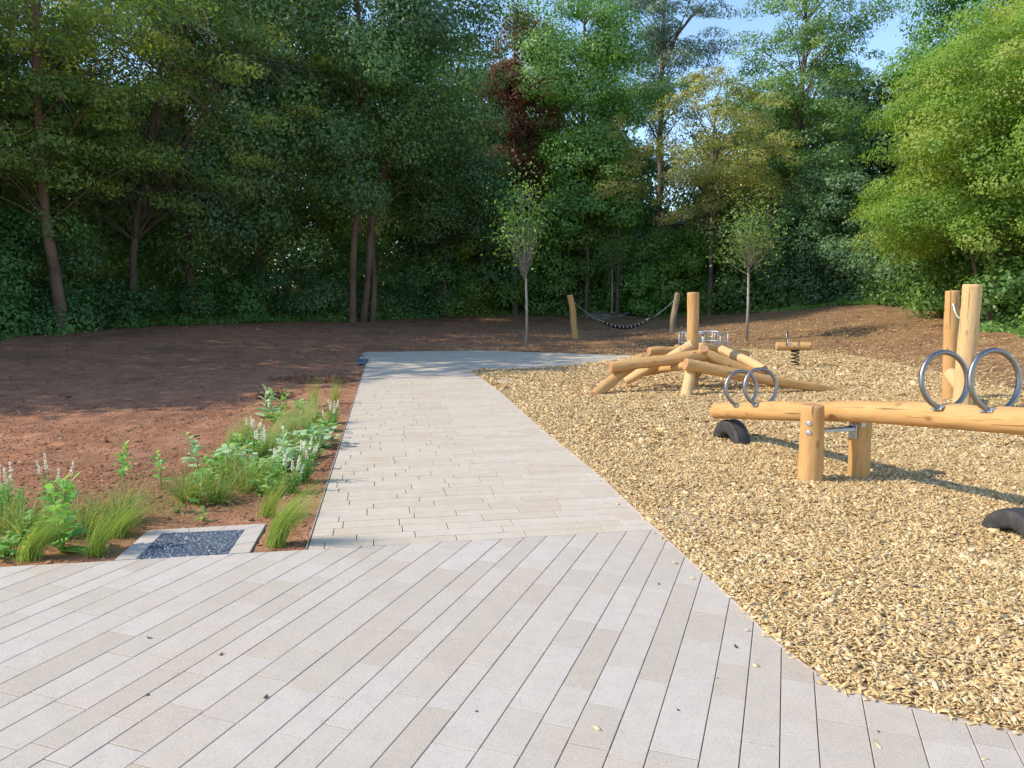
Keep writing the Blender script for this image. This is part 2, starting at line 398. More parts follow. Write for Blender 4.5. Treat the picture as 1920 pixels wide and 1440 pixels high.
_P = np.hstack([np.ones((len(_X), 1)), _X]); _A = np.block([[_K, _P], [_P.T, np.zeros((3, 3))]])
_w = np.linalg.solve(_A, np.concatenate([cps[:, 2], [0, 0, 0]]))
def Hraw(x, y):
    x = np.asarray(x, float); y = np.asarray(y, float); xx = np.clip(x, -45, 40); yy = np.clip(y, -10, 64)
    r = _w[-3] + _w[-2]*xx + _w[-1]*yy
    for i in range(len(_X)): r = r + _w[i]*U((xx-_X[i, 0])**2 + (yy-_X[i, 1])**2)
    return r
def H(x, y):
    x = np.asarray(x, float); y = np.asarray(y, float)
    z = Hraw(x, y)
    # level ground around the pavings and the chip bed
    dl = np.maximum(0, np.maximum.reduce([-3.4 - x + 0*y, y - 22.0, x - 8.9]))
    z = z*np.clip(dl/3.0, 0, 1)**1.0
    return z - .012
def Hf(x, y): return float(H(x, y))

# ------------------------------------------------------------------ the ground sheet
def axis(dense0, dense1, step, lo, hi, g=1.12):
    a = list(np.arange(dense0, dense1, step)); s = step; x = a[-1]
    while x < hi: s = min(s*g, 8); x += s; a.append(x)
    s = step; x = dense0; b = []
    while x > lo: s = min(s*g, 8); x -= s; b.append(x)
    return np.array(b[::-1] + a)
gx = axis(-9, 1, .05, -140, 140, 1.05); gy = axis(4.5, 12.5, .05, -40, 190, 1.03)
XX, YY = np.meshgrid(gx, gy); x = XX.ravel(); y = YY.ravel()
z = H(x, y)
rough = .055*(fbm(x*1.1, y*1.1, 3)-.5) + .050*(fbm(x*4, y*4, 5, 3)-.5) + .03*(vnoise(x*13, y*13, 9)-.5)
near = np.clip((np.hypot(x, y) - 3)/6, .6, 1)
z = z + rough*near
paved = inside(PH, x, y, .05) | inside(FH, x, y, .03) | in_mulch(x, y, .12) | inside(hp(PIT), x, y, .03) | inside(hp(FARPIT), x, y, .05)
edge = inside(PH, x, y, -.22) | inside(FH, x, y, -.15) | in_mulch(x, y, -.3) | inside(hp(PIT), x, y, -.1)
z = np.where(edge, np.minimum(z, -.008) , z)
z = np.where(paved, -.07, z)
ny, nx = XX.shape; idx = np.arange(nx*ny).reshape(ny, nx)
Q = np.stack([idx[:-1, :-1], idx[:-1, 1:], idx[1:, 1:], idx[1:, :-1]], -1).reshape(-1, 4)
ground = obj('ground', mesh_np('ground', np.stack([x, y, z], 1), Q, smooth=True, mats=[M['soil'], M['floor']],
             mi=((x[Q[:, 0]]*0 + (y[Q[:, 0]] > 47)))))
setp(ground, kind='structure')

# ------------------------------------------------------------------ paving
def clip(poly, hs):
    for n, k in hs:
        out = []
        for i in range(len(poly)):
            a, b = poly[i], poly[(i+1) % len(poly)]; da = n.dot(a)-k; db = n.dot(b)-k
            if da >= 0: out.append(a)
            if (da >= 0) != (db >= 0): out.append(a + (b-a)*(da/(da-db)))
        poly = out
        if len(poly) < 3: return []
    return poly
def area(p): return abs(sum(p[i].x*p[(i+1) % len(p)].y - p[(i+1) % len(p)].x*p[i].y for i in range(len(p))))/2
rng = random.Random(4)
def shrink(poly, d):
    """move every edge of a convex polygon inwards by d"""
    n = len(poly); c = sum(poly, Vector())/n; out = []
    L = []
    for i in range(n):
        a, b = poly[i], poly[(i+1) % n]; e = (b-a)
        if e.length < 1e-5: continue
        nn = Vector((-e.y, e.x, 0)).normalized()
        if nn.dot(c-a) < 0: nn = -nn
        L.append((a + nn*d, e.normalized()))
    m = len(L)
    for i in range(m):
        p, u = L[i-1]; q, v = L[i]; cr = u.x*v.y-u.y*v.x
        if abs(cr) < 1e-4: out.append(q.copy()); continue
        w_ = q-p; t = (w_.x*v.y-w_.y*v.x)/cr; out.append(p + u*t)
    return out
def add_slab(mb, poly, z0, tint, gap=.0014, mi=0):
    if len(poly) < 3 or area(poly) < .0012: return
    a = shrink(poly, gap); b = shrink(poly, gap+.0018)
    if len(a) < 3 or len(a) != len(b): return
    if area(a) > area(poly): return
    n = len(a); dz = rng.uniform(-.0008, .0008)
    ar = sum(a[i].x*a[(i+1) % n].y - a[(i+1) % n].x*a[i].y for i in range(n))
    if ar < 0: a.reverse(); b.reverse()
    vs = [(p.x, p.y, z0-.035) for p in a] + [(p.x, p.y, z0-.0016+dz) for p in a] + [(p.x, p.y, z0+dz) for p in b]
    fs = [[2*n+i for i in range(n)]]
    for r_ in (0, 1):
        for i in range(n):
            j = (i+1) % n; fs.append([r_*n+i, r_*n+j, (r_+1)*n+j, (r_+1)*n+i])
    mb.add(vs, fs, mi, False, tint)
def lay(mb, org, du, dv, u0, u1, v0, v1, widths, lens, hs, z0, pal, cull=None, step=None, gap=.0019):
    u = u0; row = 0
    while u < u1:
        wd = widths[row % len(widths)] if not step else rng.choice(widths)
        v = v0 + rng.uniform(0, .5)
        while v < v1:
            ln = rng.choice(lens) + rng.uniform(-.006, .006)
            pts = [org + du*a + dv*b for a, b in ((u, v), (u+wd, v), (u+wd, v+ln), (u, v+ln))]
            c = (pts[0]+pts[2])/2
            if cull is None or cull(c.x, c.y):
                pl = clip(pts, hs)
                if pl: add_slab(mb, pl, z0, pal(), gap)
            v += ln
        u += wd; row += 1
yaw = math.atan2((1476-960)*CP, FPX)
d1 = Vector((math.sin(yaw), math.cos(yaw), 0)); n1 = Vector((d1.y, -d1.x, 0))
mb = MB()
pal = lambda: min(1, max(0, rng.choice([.12, .35, .62, .8, .9]) + rng.uniform(-.1, .1)))
lay(mb, Vector((0, 0, 0)), n1, d1, -11, 8.5, -5, 10, [.181, .135, .181, .158, .135], [.30, .30, .34, .38, .45, .60], FH, 0, pal,
    cull=lambda X, Y: (Y < 9) and not (in_mulch(X, Y, .45)) and Y > -3, step=True)
fp = obj('paved_square', mb.mesh('paved_square', [M['slab']])); setp(fp, kind='structure')
mb = MB()
d2 = Vector((-dB.y, dB.x, 0))
pal2 = lambda: min(1, max(0, rng.uniform(.1, 1)))
lay(mb, B0, d2, dB, 0, 18.5, -3.0, 7.5, [.135, .160, .181, .135], [.32, .40, .48, .56, .62], PH, 0, pal2, cull=lambda X, Y: not in_mulch(X, Y, .6), step=True, gap=.0027)
pth = obj('path', mb.mesh('path', [M['slab_warm']])); setp(pth, kind='structure')
# sand bedding that shows in the joints
def flat(name, pts, z0, mat, kind='structure'):
    mb = MB(); mb.add([(p.x, p.y, z0) for p in pts], [list(range(len(pts)))], 0, False)
    o = obj(name, mb.mesh(name, [mat])); setp(o, kind=kind); return o
flat('paving_bedding', [p - Vector((0, 0, 0)) for p in [A0 - dB*12, C0 + dB*9, C0 + dB*9 + nF*14, A0 - dB*12 + nF*14]], -.007, M['joint'])
flat('path_bedding', Ppoly, -.010, M['joint'])

# ------------------------------------------------------------------ bark-chip bed: base sheet, then the chips
ys = np.unique(np.concatenate([np.linspace(MY[0], 4, 60), np.linspace(4, 12, 100), np.linspace(12, YTOP, 130), MY]))
us = np.linspace(0, 1, 110)**1.15
a = xl2(ys); b = np.maximum(xr(ys), a + .02)
XX = a[:, None] + (b-a)[:, None]*us[None]; YY = np.repeat(ys[:, None], len(us), 1)
def mulch_z(x, y):
    d = np.minimum.reduce([x - xl2(y), xr(y) - x, YTOP - y]); k = np.clip(d/.5, 0, 1)
    return .006 + k*(.075*(fbm(x*.9, y*.9, 31)-.42) + .045*(fbm(x*3.2, y*3.2, 37)-.45)) 
ZZ = mulch_z(XX.ravel(), YY.ravel())
ny, nx = XX.shape; idx = np.arange(nx*ny).reshape(ny, nx)
Q = np.stack([idx[:-1, :-1], idx[:-1, 1:], idx[1:, 1:], idx[1:, :-1]], -1).reshape(-1, 4)
mbed = obj('chip_bed', mesh_np('chip_bed', np.stack([XX.ravel(), YY.ravel(), ZZ], 1), Q, smooth=True, mats=[M['mulch']])); setp(mbed, kind='structure')

rn = np.random.default_rng(11)
def frames(N, rn):
    """random tangent frames round normals N"""
    N = N/np.linalg.norm(N, axis=1, keepdims=True); r = rn.normal(size=N.shape)
    T = r - N*(r*N).sum(1, keepdims=True); T /= np.linalg.norm(T, axis=1, keepdims=True) + 1e-9
    return N, T, np.cross(N, T)
def chips(n_or_pts, L, W, TH, tilt, lift, rn):
    P = n_or_pts; n = len(P); N = np.stack([rn.normal(0, tilt, n), rn.normal(0, tilt, n), np.ones(n)], 1)
    N, T, B = frames(N, rn)
    l = (L*np.exp(rn.normal(-.12, .45, n)))[:, None]; w_ = (W*np.exp(rn.normal(-.15, .58, n)))[:, None]; th = (TH*rn.uniform(.5, 1.5, n))[:, None]
    kd = rn.uniform(0, 1, (n, 1)); l = l*np.where(kd < .3, 1.55, np.where(kd > .86, 1.15, .95)); w_ = w_*np.where(kd < .3, .42, np.where(kd > .86, 1.9, 1.0))
    C = P + np.array([0, 0, 1])*(lift*rn.uniform(0, 1, n))[:, None]
    sk = rn.uniform(-.35, .35, (n, 1)); tp = rn.uniform(.05, 1, (n, 1))
    vs = []
    for s_ in (-1, 1):
        vs += [C - T*l + B*w_*tp*(-1) + T*sk*l + N*th*s_*.5, C + T*l*.9 - B*w_ + N*th*s_*.5, C + T*l + B*w_*tp + N*th*s_*.5, C - T*l*.9 + B*w_ + N*th*s_*.5]
    V = np.stack(vs, 1).reshape(-1, 3)
    F = np.array([[4, 5, 6, 7], [0, 1, 5, 4], [1, 2, 6, 5], [2, 3, 7, 6], [3, 0, 4, 7]])
    Q = (np.arange(n)[:, None, None]*8 + F[None]).reshape(-1, 4)
    t = np.repeat(rn.beta(1.9, 1.6, n), 8)
    return V, Q, t
def scatter(x0, x1, y0, y1, dens):
    n = int((x1-x0)*(y1-y0)*dens); return rn.uniform(x0, x1, n), rn.uniform(y0, y1, n)
zones = [(.7, 6.5, 2.5, 5.0, 6400, .0128, .0060), (.6, 8, 5.0, 8.0, 4200, .0132, .0062), (0, 9.3, 8.0, 13, 1700, .019, .0085), (-1.2, 9.3, 13, 23.2, 620, .026, .011)]
Vs, Qs, Ts = [], [], []; off = 0
for (x0, x1, y0, y1, dn, L, W) in zones:
    x, y = scatter(x0, x1, y0, y1, dn)
    k = in_mulch(x, y, 0.008) & (np.abs(x) < y*.78 + 1.6); x = x[k]; y = y[k]
    P = np.stack([x, y, mulch_z(x, y) + .002], 1)
    V, Qc, t = chips(P, L, W, .0016, .46, .017, rn)
    Vs.append(V); Qs.append(Qc + off); Ts.append(t); off += len(V)
# strays that spill over the paving edge and on to the dark soil
n = 160; k = rn.integers(0, len(mul_pts)-2, n); f = rn.uniform(0, 1, n)
A_ = np.array([(p.x, p.y) for p in mul_pts]); q = A_[k]*(1-f)[:, None] + A_[k+1]*f[:, None]
q = q + rn.normal(0, 1, (n, 2))*np.array([.028, .01])*(rn.uniform(0, 1, (n, 1))**2*2.2 + .2)
P = np.stack([q[:, 0], q[:, 1], np.full(n, .006)], 1)
V, Qc, t = chips(P, .014, .006, .004, .15, .004, rn); Vs.append(V); Qs.append(Qc+off); Ts.append(t); off += len(V)
n = 26000; x = rn.uniform(-2, 15, n); y = rn.uniform(13, 31, n)
d = np.maximum.reduce([x - xr(np.minimum(y, YTOP)), y - YTOP, np.where(y > mul_pts[-1].y, xl2(y)-x, -9)])
k = (d > 0) & (rn.uniform(0, 1, n) < np.exp(-d/2.6)*.9 + .05) & ~inside(PH, x, y, 0); x = x[k]; y = y[k]
P = np.stack([x, y, H(x, y) + .03], 1); V, Qc, t = chips(P, .022, .010, .006, .3, .01, rn); Vs.append(V); Qs.append(Qc+off); Ts.append(t*.8); off += len(V)
ch = obj('wood_chips', mesh_np('wood_chips', np.concatenate(Vs), np.concatenate(Qs), np.concatenate(Ts), mats=[M['chip']]))
setp(ch, 'pale yellow wood chips covering the play area ground', 'wood chips', kind='stuff')

# ------------------------------------------------------------------ soil crumbs
OCT = np.array([[1, 0, 0], [0, 1, 0], [-1, 0, 0], [0, -1, 0], [0, 0, 1], [0, 0, -1]], float)
OF = np.array([[0, 1, 4], [1, 2, 4], [2, 3, 4], [3, 0, 4]])
def lumps(P, S, rn, flatz=.7, tmax=.95):
    n = len(P); V = OCT[None]*rn.uniform(.55, 1.25, (n, 6, 1))*S[:, None, None]; V[:, :, 2] *= flatz
    a = rn.uniform(0, 2*PI, n); c, s = np.cos(a)[:, None], np.sin(a)[:, None]
    V = np.stack([V[:, :, 0]*c - V[:, :, 1]*s, V[:, :, 0]*s + V[:, :, 1]*c, V[:, :, 2]], -1) + rn.normal(0, .12, (n, 6, 3))*S[:, None, None]
    V = (V + P[:, None]).reshape(-1, 3); Q = (np.arange(n)[:, None, None]*6 + OF[None]).reshape(-1, 3)
    return V, Q, np.repeat(np.clip(rn.normal(.5, .22, n), 0, tmax), 6)
def free_soil(x, y):
    return ~(inside(PH, x, y, -.03) | inside(FH, x, y, -.03) | in_mulch(x, y, -.02) | inside(hp(PIT), x, y, -.01))
def soil_z(x, y):
    r = .055*(fbm(x*1.1, y*1.1, 3)-.5) + .050*(fbm(x*4, y*4, 5, 3)-.5) + .03*(vnoise(x*13, y*13, 9)-.5)
    z = H(x, y) + r*np.clip((np.hypot(x, y)-3)/6, .6, 1)
    e = inside(PH, x, y, -.22) | inside(FH, x, y, -.15) | in_mulch(x, y, -.3) | inside(hp(PIT), x, y, -.1)
    return np.where(e, np.minimum(z, -.008), z)
Vs, Qs, Ts = [], [], []; off = 0
for (x0, x1, y0, y1, dn, s) in [(-5, -.9, 4.4, 7.5, 3200, .0075), (-8, -.9, 7.5, 11.5, 700, .009), (-14, 0, 11.5, 20, 70, .015), (-18, 14, 20, 36, 22, .026), (9, 15, 12, 24, 60, .018)]:
    x, y = scatter(x0, x1, y0, y1, dn); k = free_soil(x, y) & (np.abs(x) < y*.76+.8); x = x[k]; y = y[k]
    dens = fbm(x*1.6, y*1.6, 77); k = rn.uniform(0, 1, len(x)) < np.clip((dens-.30)*3.2, .12, 1); x = x[k]; y = y[k]
    S = s*np.exp(rn.normal(0, .5, len(x))); P = np.stack([x, y, soil_z(x, y) + S*.15], 1)
    V, Qc, t = lumps(P, S, rn); Vs.append(V); Qs.append(Qc+off); Ts.append(t); off += len(V)
x, y = scatter(-9, -.9, 4.6, 15, 7); k = free_soil(x, y); x = x[k]; y = y[k]
S = .013*np.exp(rn.normal(0, .35, len(x))); P = np.stack([x, y, soil_z(x, y) + .006], 1)
V, Qc, t = lumps(P, S, rn, .4); Vs.append(V); Qs.append(Qc+off); Ts.append(np.ones(len(V))); off += len(V)
cl = obj('soil_crumbs', mesh_np('soil_crumbs', np.concatenate(Vs), np.concatenate(Qs), np.concatenate(Ts), mats=[M['clod']]))
setp(cl, 'loose reddish brown soil crumbs and small stones on the freshly raked earth', 'soil crumbs', kind='stuff')

# dark heap of loose earth near the far end of the bed
def heap(name, label, cat, c, rad, h, seed, mat, n=260, s=.03):
    r_ = np.random.default_rng(seed); a = r_.uniform(0, 2*PI, n); q = rad*np.sqrt(r_.uniform(0, 1, n))
    x = c[0] + q*np.cos(a)*1.5; y = c[1] + q*np.sin(a); S = s*np.exp(r_.normal(0, .4, n))
    P = np.stack([x, y, c[2] + h*(1-(q/rad)**1.5)*r_.uniform(.5, 1, n)], 1)
    V, Q_, t = lumps(P, S, r_, .8, .35); o = obj(name, mesh_np(name, V - np.array(c), Q_, t*.6, mats=[mat]), loc=c); setp(o, label, cat); return o
p = G(517, 744); heap('earth_heap', 'small dark lumpy heap of earth beyond the planted bed', 'earth heap', (p.x, p.y, 0), .20, .12, 3, M['clod'], 300, .032)
p = G(585, 712); heap('earth_heap', 'low spread of dark clods at the edge of the tree shade, left of the path', 'earth heap', (p.x, p.y, .0), .55, .06, 4, M['clod'], 420, .03)

# ------------------------------------------------------------------ gravel pits
def pit(label, outer, inner, gz, stones, ssize, four=False):
    c = sum(outer, Vector())/4; t = thing('gravel_pit', label, 'gravel pit', (c.x, c.y, 0))
    mb = MB()
    def strip(a0, a1, b0, b1, n):
        for i in range(n):
            f0, f1 = i/n, (i+1)/n
            add_slab(mb, [a0.lerp(a1, f0)-c, a0.lerp(a1, f1)-c, b0.lerp(b1, f1)-c, b0.lerp(b1, f0)-c], .004, rng.uniform(.5, 1), .002)
    O, I = outer, inner
    strip(O[0], O[1], I[0], I[1], 3); strip(O[1], O[2], I[1], I[2], 3); strip(O[2], O[3], I[2], I[3], 3)
    if four: strip(O[3], O[0], I[3], I[0], 1)
    obj('slab_frame', mb.mesh('slab_frame', [M['slab']]), t)
    mb = MB(); mb.add([(p.x-c.x, p.y-c.y, gz) for p in inner], [[0, 1, 2, 3]], 0, False)
    # gravel bed and its stones are one part
    r_ = np.random.default_rng(5); uv = r_.uniform(0, 1, (stones, 2)); I4 = np.array([(p.x-c.x, p.y-c.y) for p in inner])
    q = (I4[0]*(1-uv[:, :1]) + I4[3]*uv[:, :1])*(1-uv[:, 1:]) + (I4[1]*(1-uv[:, :1]) + I4[2]*uv[:, :1])*uv[:, 1:]
    q = q*.985 + I4.mean(0)*.015
    S = ssize*np.exp(r_.normal(0, .3, stones)); P = np.stack([q[:, 0], q[:, 1], gz + S*.3 + r_.uniform(0, .01, stones)], 1)
    V, Q_, tt = lumps(P, S, r_, .75)
    bed = mb.mesh('gravel_bed', [M['stone_dark']])
    me = mesh_np('gravel', V, Q_, tt, mats=[M['stone']]); g_ = obj('gravel', me, t); obj('gravel_base', bed, g_)
    return t
m = NT('gravel_stone'); a = m.n('ShaderNodeAttribute', attribute_name='tint').outputs['Fac']
M['stone'] = m.set(color=m.ramp(a, [(.1, (.035, .045, .065)), (.5, (.105, .130, .165)), (.8, (.21, .245, .285)), (1, (.45, .48, .50))]), rough=.6)
pit('square of dark blue grey gravel framed by slabs at the near edge of the bed', PIT, PITI, -.012, 16000, .0066)
Fi = [FARPIT[0], G(672.5, 674), G(691, 674), FARPIT[3]]
pit('small dark gravel square framed by slabs, far left corner of the path', FARPIT, Fi, -.005, 1200, .014)
# thin steel edging along the left side of the path
mb = MB(); ed = (LF - B0); ln = ed.length; ed.normalize(); en = Vector((ed.y, -ed.x, 0))
segs = 8
for i in range(segs):
    a_, b_ = B0 + ed*(ln*i/segs + .004), B0 + ed*(ln*(i+1)/segs - .004); c = (a_+b_)/2 - en*.008
    mb.box((c.x, c.y, -.022), ((b_-a_).length, .007, .056), Matrix.Rotation(math.atan2(ed.y, ed.x), 3, 'Z'), 0)
o = obj('edging_strip', mb.mesh('edging_strip', [M['edge']])); setp(o, 'thin steel edging strip between the soil bed and the left side of the path', 'edging')
# darker thin edging at the chip bed
mb = MB(); pts = [e0] + mul_pts[:19]
for i in range(len(pts)-1):
    a_, b_ = pts[i], pts[i+1]; d = (b_-a_); L_ = d.length; d.normalize(); nn = Vector((-d.y, d.x, 0)); c = (a_+b_)/2
    mb.box((c.x, c.y, -.024), (L_, .006, .060), Matrix.Rotation(math.atan2(d.y, d.x), 3, 'Z'), 0)
o = obj('edging_strip', mb.mesh('edging_strip_chips', [M['edge']])); setp(o, 'thin curved metal edging strip between the paving and the yellow wood chips', 'edging')

# ------------------------------------------------------------------ logs
def log_mesh(name, L, r0, r1, seed, bend=0.02, facets=0, mats=None, rough=.035, bow=None, slant=0.0, n=26):
    r_ = np.random.default_rng(seed); m_ = max(10, int(L/.05))
    zs = [0, .006, .02] + list(np.linspace(.05, L-.05, m_)) + [L-.02, L-.006, L]
    es = [.90, .965, 1] + [1]*m_ + [1, .965, .90]
    th = np.linspace(0, 2*PI, n, endpoint=False); vs = []
    ph = r_.uniform(0, 6, 4)
    for z_, e in zip(zs, es):
        t = z_/L; r = r0*(1-t) + r1*t
        w1 = fbm(np.cos(th)*1.3+5+seed, np.sin(th)*1.3+z_*2.2, seed, 2)-.5
        w2 = vnoise(np.cos(th)*2.6+9, np.sin(th)*2.6+z_*6, seed+5)-.5
        rr = r*e*(1 + rough*2.2*w1 + rough*1.1*w2)
        if facets:
            a = th + ph[0]; f = np.cos(((a*facets/(2*PI)) % 1 - .5)*2*PI/facets); rr = rr*(.93/f*.55 + .5)
        bx = bend*math.sin(PI*t + ph[1]*.2)*math.cos(ph[2]) + bend*.4*math.sin(3*t*PI+ph[3]); by = bend*math.sin(PI*t)*math.sin(ph[2])
        if bow is not None: bx += bow[0]*math.sin(PI*t); by += bow[1]*math.sin(PI*t)
        for k in range(n):
            sl_ = slant*(rr[k]*math.cos(th[k])) if z_ > L*.7 else 0
            vs.append((rr[k]*math.cos(th[k]) + bx, rr[k]*math.sin(th[k]) + by, z_ + sl_))
    m2 = len(zs); mb = MB(); fs = []
    for i in range(m2-1):
        for k in range(n):
            l = (k+1) % n; fs.append([i*n+k, i*n+l, (i+1)*n+l, (i+1)*n+k])
    mb.add(vs, fs, 0, True)
    mb.f.append([k for k in range(n)][::-1]); mb.m.append(1); mb.s.append(False)
    mb.f.append([(m2-1)*n+k for k in range(n)]); mb.m.append(1); mb.s.append(False)
    return mb.mesh(name, mats or [M['wood'], M['end']])
def log(name, parent, p0, p1, r0, r1=None, seed=1, **k):
    p0 = Vector(p0); p1 = Vector(p1); r1 = r1 or r0; d = p1-p0
    qt = d.to_track_quat('Z', 'Y') @ Quaternion((0, 0, 1), seed*1.3)
    if k.get('bow') is not None: k['bow'] = qt.inverted() @ Vector(k['bow'])
    o = obj(name, log_mesh(name, d.length, r0, r1, seed, **k), parent)
    o.location = p0 - (parent.location if parent else Vector())
    o.rotation_mode = 'QUATERNION'; o.rotation_quaternion = qt
    return o
def ring_pts(c, u, v, r, a0=0, a1=2*PI, n=48):
    return [c + u*(r*math.cos(a0+(a1-a0)*i/n)) + v*(r*math.sin(a0+(a1-a0)*i/n)) for i in range(n+1)]

# ------------------------------------------------------------------ seesaw
fpost = G(1517, 903); bpost = G(1609, 893)
piv = (fpost + bpost)/2; 
tl = G(1368, 826); tr = G(1905, 1012)
ld = (tr - tl); ld.z = 0; ld.normalize()                  # along the beam, towards the camera
sd = Vector((-ld.y, ld.x, 0))
if sd.x < 0: sd = -sd
t = thing('seesaw', 'log seesaw with four steel hoop handles on two round posts, resting on a half-buried tyre', 'seesaw', (piv.x, piv.y, 0))
log('post', t, fpost - Vector((0, 0, .15)), fpost + Vector((0, 0, .69)), .104, .098, 3, bend=.005, facets=11, rough=.05)
log('post', t, bpost - Vector((0, 0, .15)), bpost + Vector((0, 0, .655)), .096, .094, 5, bend=.004)
lc = at(1563, 769, piv.y + .04)
pl = at(1340, 770, tl.y - ld.y*.22); 
slope = .1315; bowz = .045
BL = (Vector((lc.x-pl.x, lc.y-pl.y, 0))).length
bd = (ld + Vector((0, 0, slope))).normalized()
c_ = Vector((piv.x, piv.y, lc.z - bowz))
P0 = c_ - bd*2.10; P1 = c_ + bd*2.15
log('beam', t, P0, P1, .092, .088, 8, bend=.012, facets=9, rough=.085, bow=(0, 0, bowz), mats=[M['wood'], M['end']])
up = sd.cross(bd).normalized()
if up.z < 0: up = -up
for s_, rr in ((-1.56, .188), (-1.19, .188), (1.21, .207), (1.64, .207)):
    b_ = c_ + bd*s_ + Vector((0, 0, bowz*math.sin(PI*(s_+2.1)/4.25))); topz = .088 if s_ < 0 else .084
    cen = b_ + up*(topz + rr - .030)
    mb = MB(); mb.tube([p - t.location for p in ring_pts(cen, sd, up, rr, -PI/2+.30, 1.5*PI-.30, 56)], .0195, 12)
    h_ = obj('hoop_handle', mb.mesh('hoop_handle', [M['steel']]), t)
    for q in (-1, 1):
        mb = MB(); cc = b_ + sd*(q*.072) + up*(topz-.022)
        Mx = Matrix((bd, sd*q, up)).transposed() @ Matrix.Rotation(R(-34 ), 3, 'X')
        mb.box(cc - t.location, (.10, .052, .006), Mx, 0, .002)
        for e in (-.033, .033):
            pp = cc + bd*e + Mx @ Vector((0, 0, .004)); mb.tube([pp - t.location, pp - t.location + Mx @ Vector((0, 0, .008))], .008, 6)
        obj('bracket_plate', mb.mesh('bracket_plate', [M['galv']]), h_)
mb = MB(); Mx = Matrix((sd, -ld, Vector((0, 0, 1)))).transposed(); span = (bpost-fpost).length
mid = (fpost+bpost)/2
for dz, off in ((-.125, 0),):
    mb.box(Vector((mid.x, mid.y, c_.z+dz)) - t.location, (span-.19, .085, .030), Mx, 0, .003)
mb.box(Vector((mid.x, mid.y, c_.z-.115)) + sd*(span/2-.11) + ld*.0 - Vector((0, 0, .03)) - t.location, (.012, .10, .13), Mx, 0, .002)
mb.box(Vector((mid.x, mid.y, c_.z-.115)) - sd*(span/2-.11) - Vector((0, 0, .03)) - t.location, (.012, .10, .13), Mx, 0, .002)
obj('pivot_bracket', mb.mesh('pivot_bracket', [M['galv']]), t)
mb = MB(); a_ = fpost + Vector((0, 0, .445)); b_ = bpost + Vector((0, 0, .475))
mb.tube([a_.lerp(b_, .17) - t.location, a_.lerp(b_, .86) - t.location], .009, 8)
obj('tie_rod', mb.mesh('tie_rod', [M['darkmetal']]), t)
mb = MB(); c = bpost + ld*.088 - sd*.035 + Vector((0, 0, .53)); mb.box(c - t.location, (.07, .008, .115), Mx, 0, .002)
mb.box(c + Vector((0, 0, -.0)) + ld*.006 - t.location, (.030, .006, .03), Mx, 0, .001)
obj('post_plate', mb.mesh('post_plate', [M['galv']]), t)
for dz in (.535, .455):
    mb = MB(); v = Vector((-.55, -.84, 0)).normalized(); c = fpost + v*.100 + Vector((0, 0, dz)) 
    u_ = Vector((0, 0, 1)); w_ = v.cross(u_)
    mb.tube([c - v*.004 - t.location, c + v*.004 - t.location, c + v*.010 - t.location], [.024, .024, .013], 14)
    obj('bolt_cap', mb.mesh('bolt_cap', [M['galv']]), t)

# ------------------------------------------------------------------ tyres
def tyre(label, c, Ro, W, axis, sink, seed, th=.082):
    prof = []   # (radius, lateral) closed cross-section
    for a in np.linspace(-PI*.5, PI*1.5, 40, endpoint=False):
        ca, sa = math.cos(a), math.sin(a)
        lat = W/2*np.sign(ca)*abs(ca)**.45; rad = Ro - th + th*np.sign(sa)*abs(sa)**.62
        prof.append((rad, lat))
    n = 96; vs = []
    z_ = Vector((0, 0, 1)); e = axis.cross(z_).normalized()
    for i in range(n):
        a = 2*PI*i/n; rd = e*math.cos(a) + z_*math.sin(a)
        for (rad, lat) in prof:
            r = rad
            if rad > Ro-.02:
                g = abs(lat)/(W/2)
                if any(abs(g-x) < .05 for x in (0.0, .32, .62)): r -= .009
                elif g > .78 and i % 2: r -= .006
            vs.append(rd*r + axis*lat)
    m_ = len(prof); fs = []
    for i in range(n):
        j = (i+1) % n
        for k in range(m_):
            l = (k+1) % m_; fs.append([i*m_+k, j*m_+k, j*m_+l, i*m_+l])
    mb = MB(); mb.add(vs, fs, 0, True); o = obj('tyre', mb.mesh('tyre', [M['tyre']]), loc=(c.x, c.y, sink))
    setp(o, label, 'tyre', 'old tyres half buried under the seesaw ends'); return o
ax = sd.copy(); ax.z = 0
tyre('black tyre half buried in the chips under the far lowered end of the seesaw', tl + Vector((.02, 0, 0)), .295, .19, ax, -.05, 1)
tyre('black tyre half buried in the chips at the right edge, under the raised seesaw end', tr + Vector((.05, .04, 0)), .265, .20, ax, -.062, 2, .070)

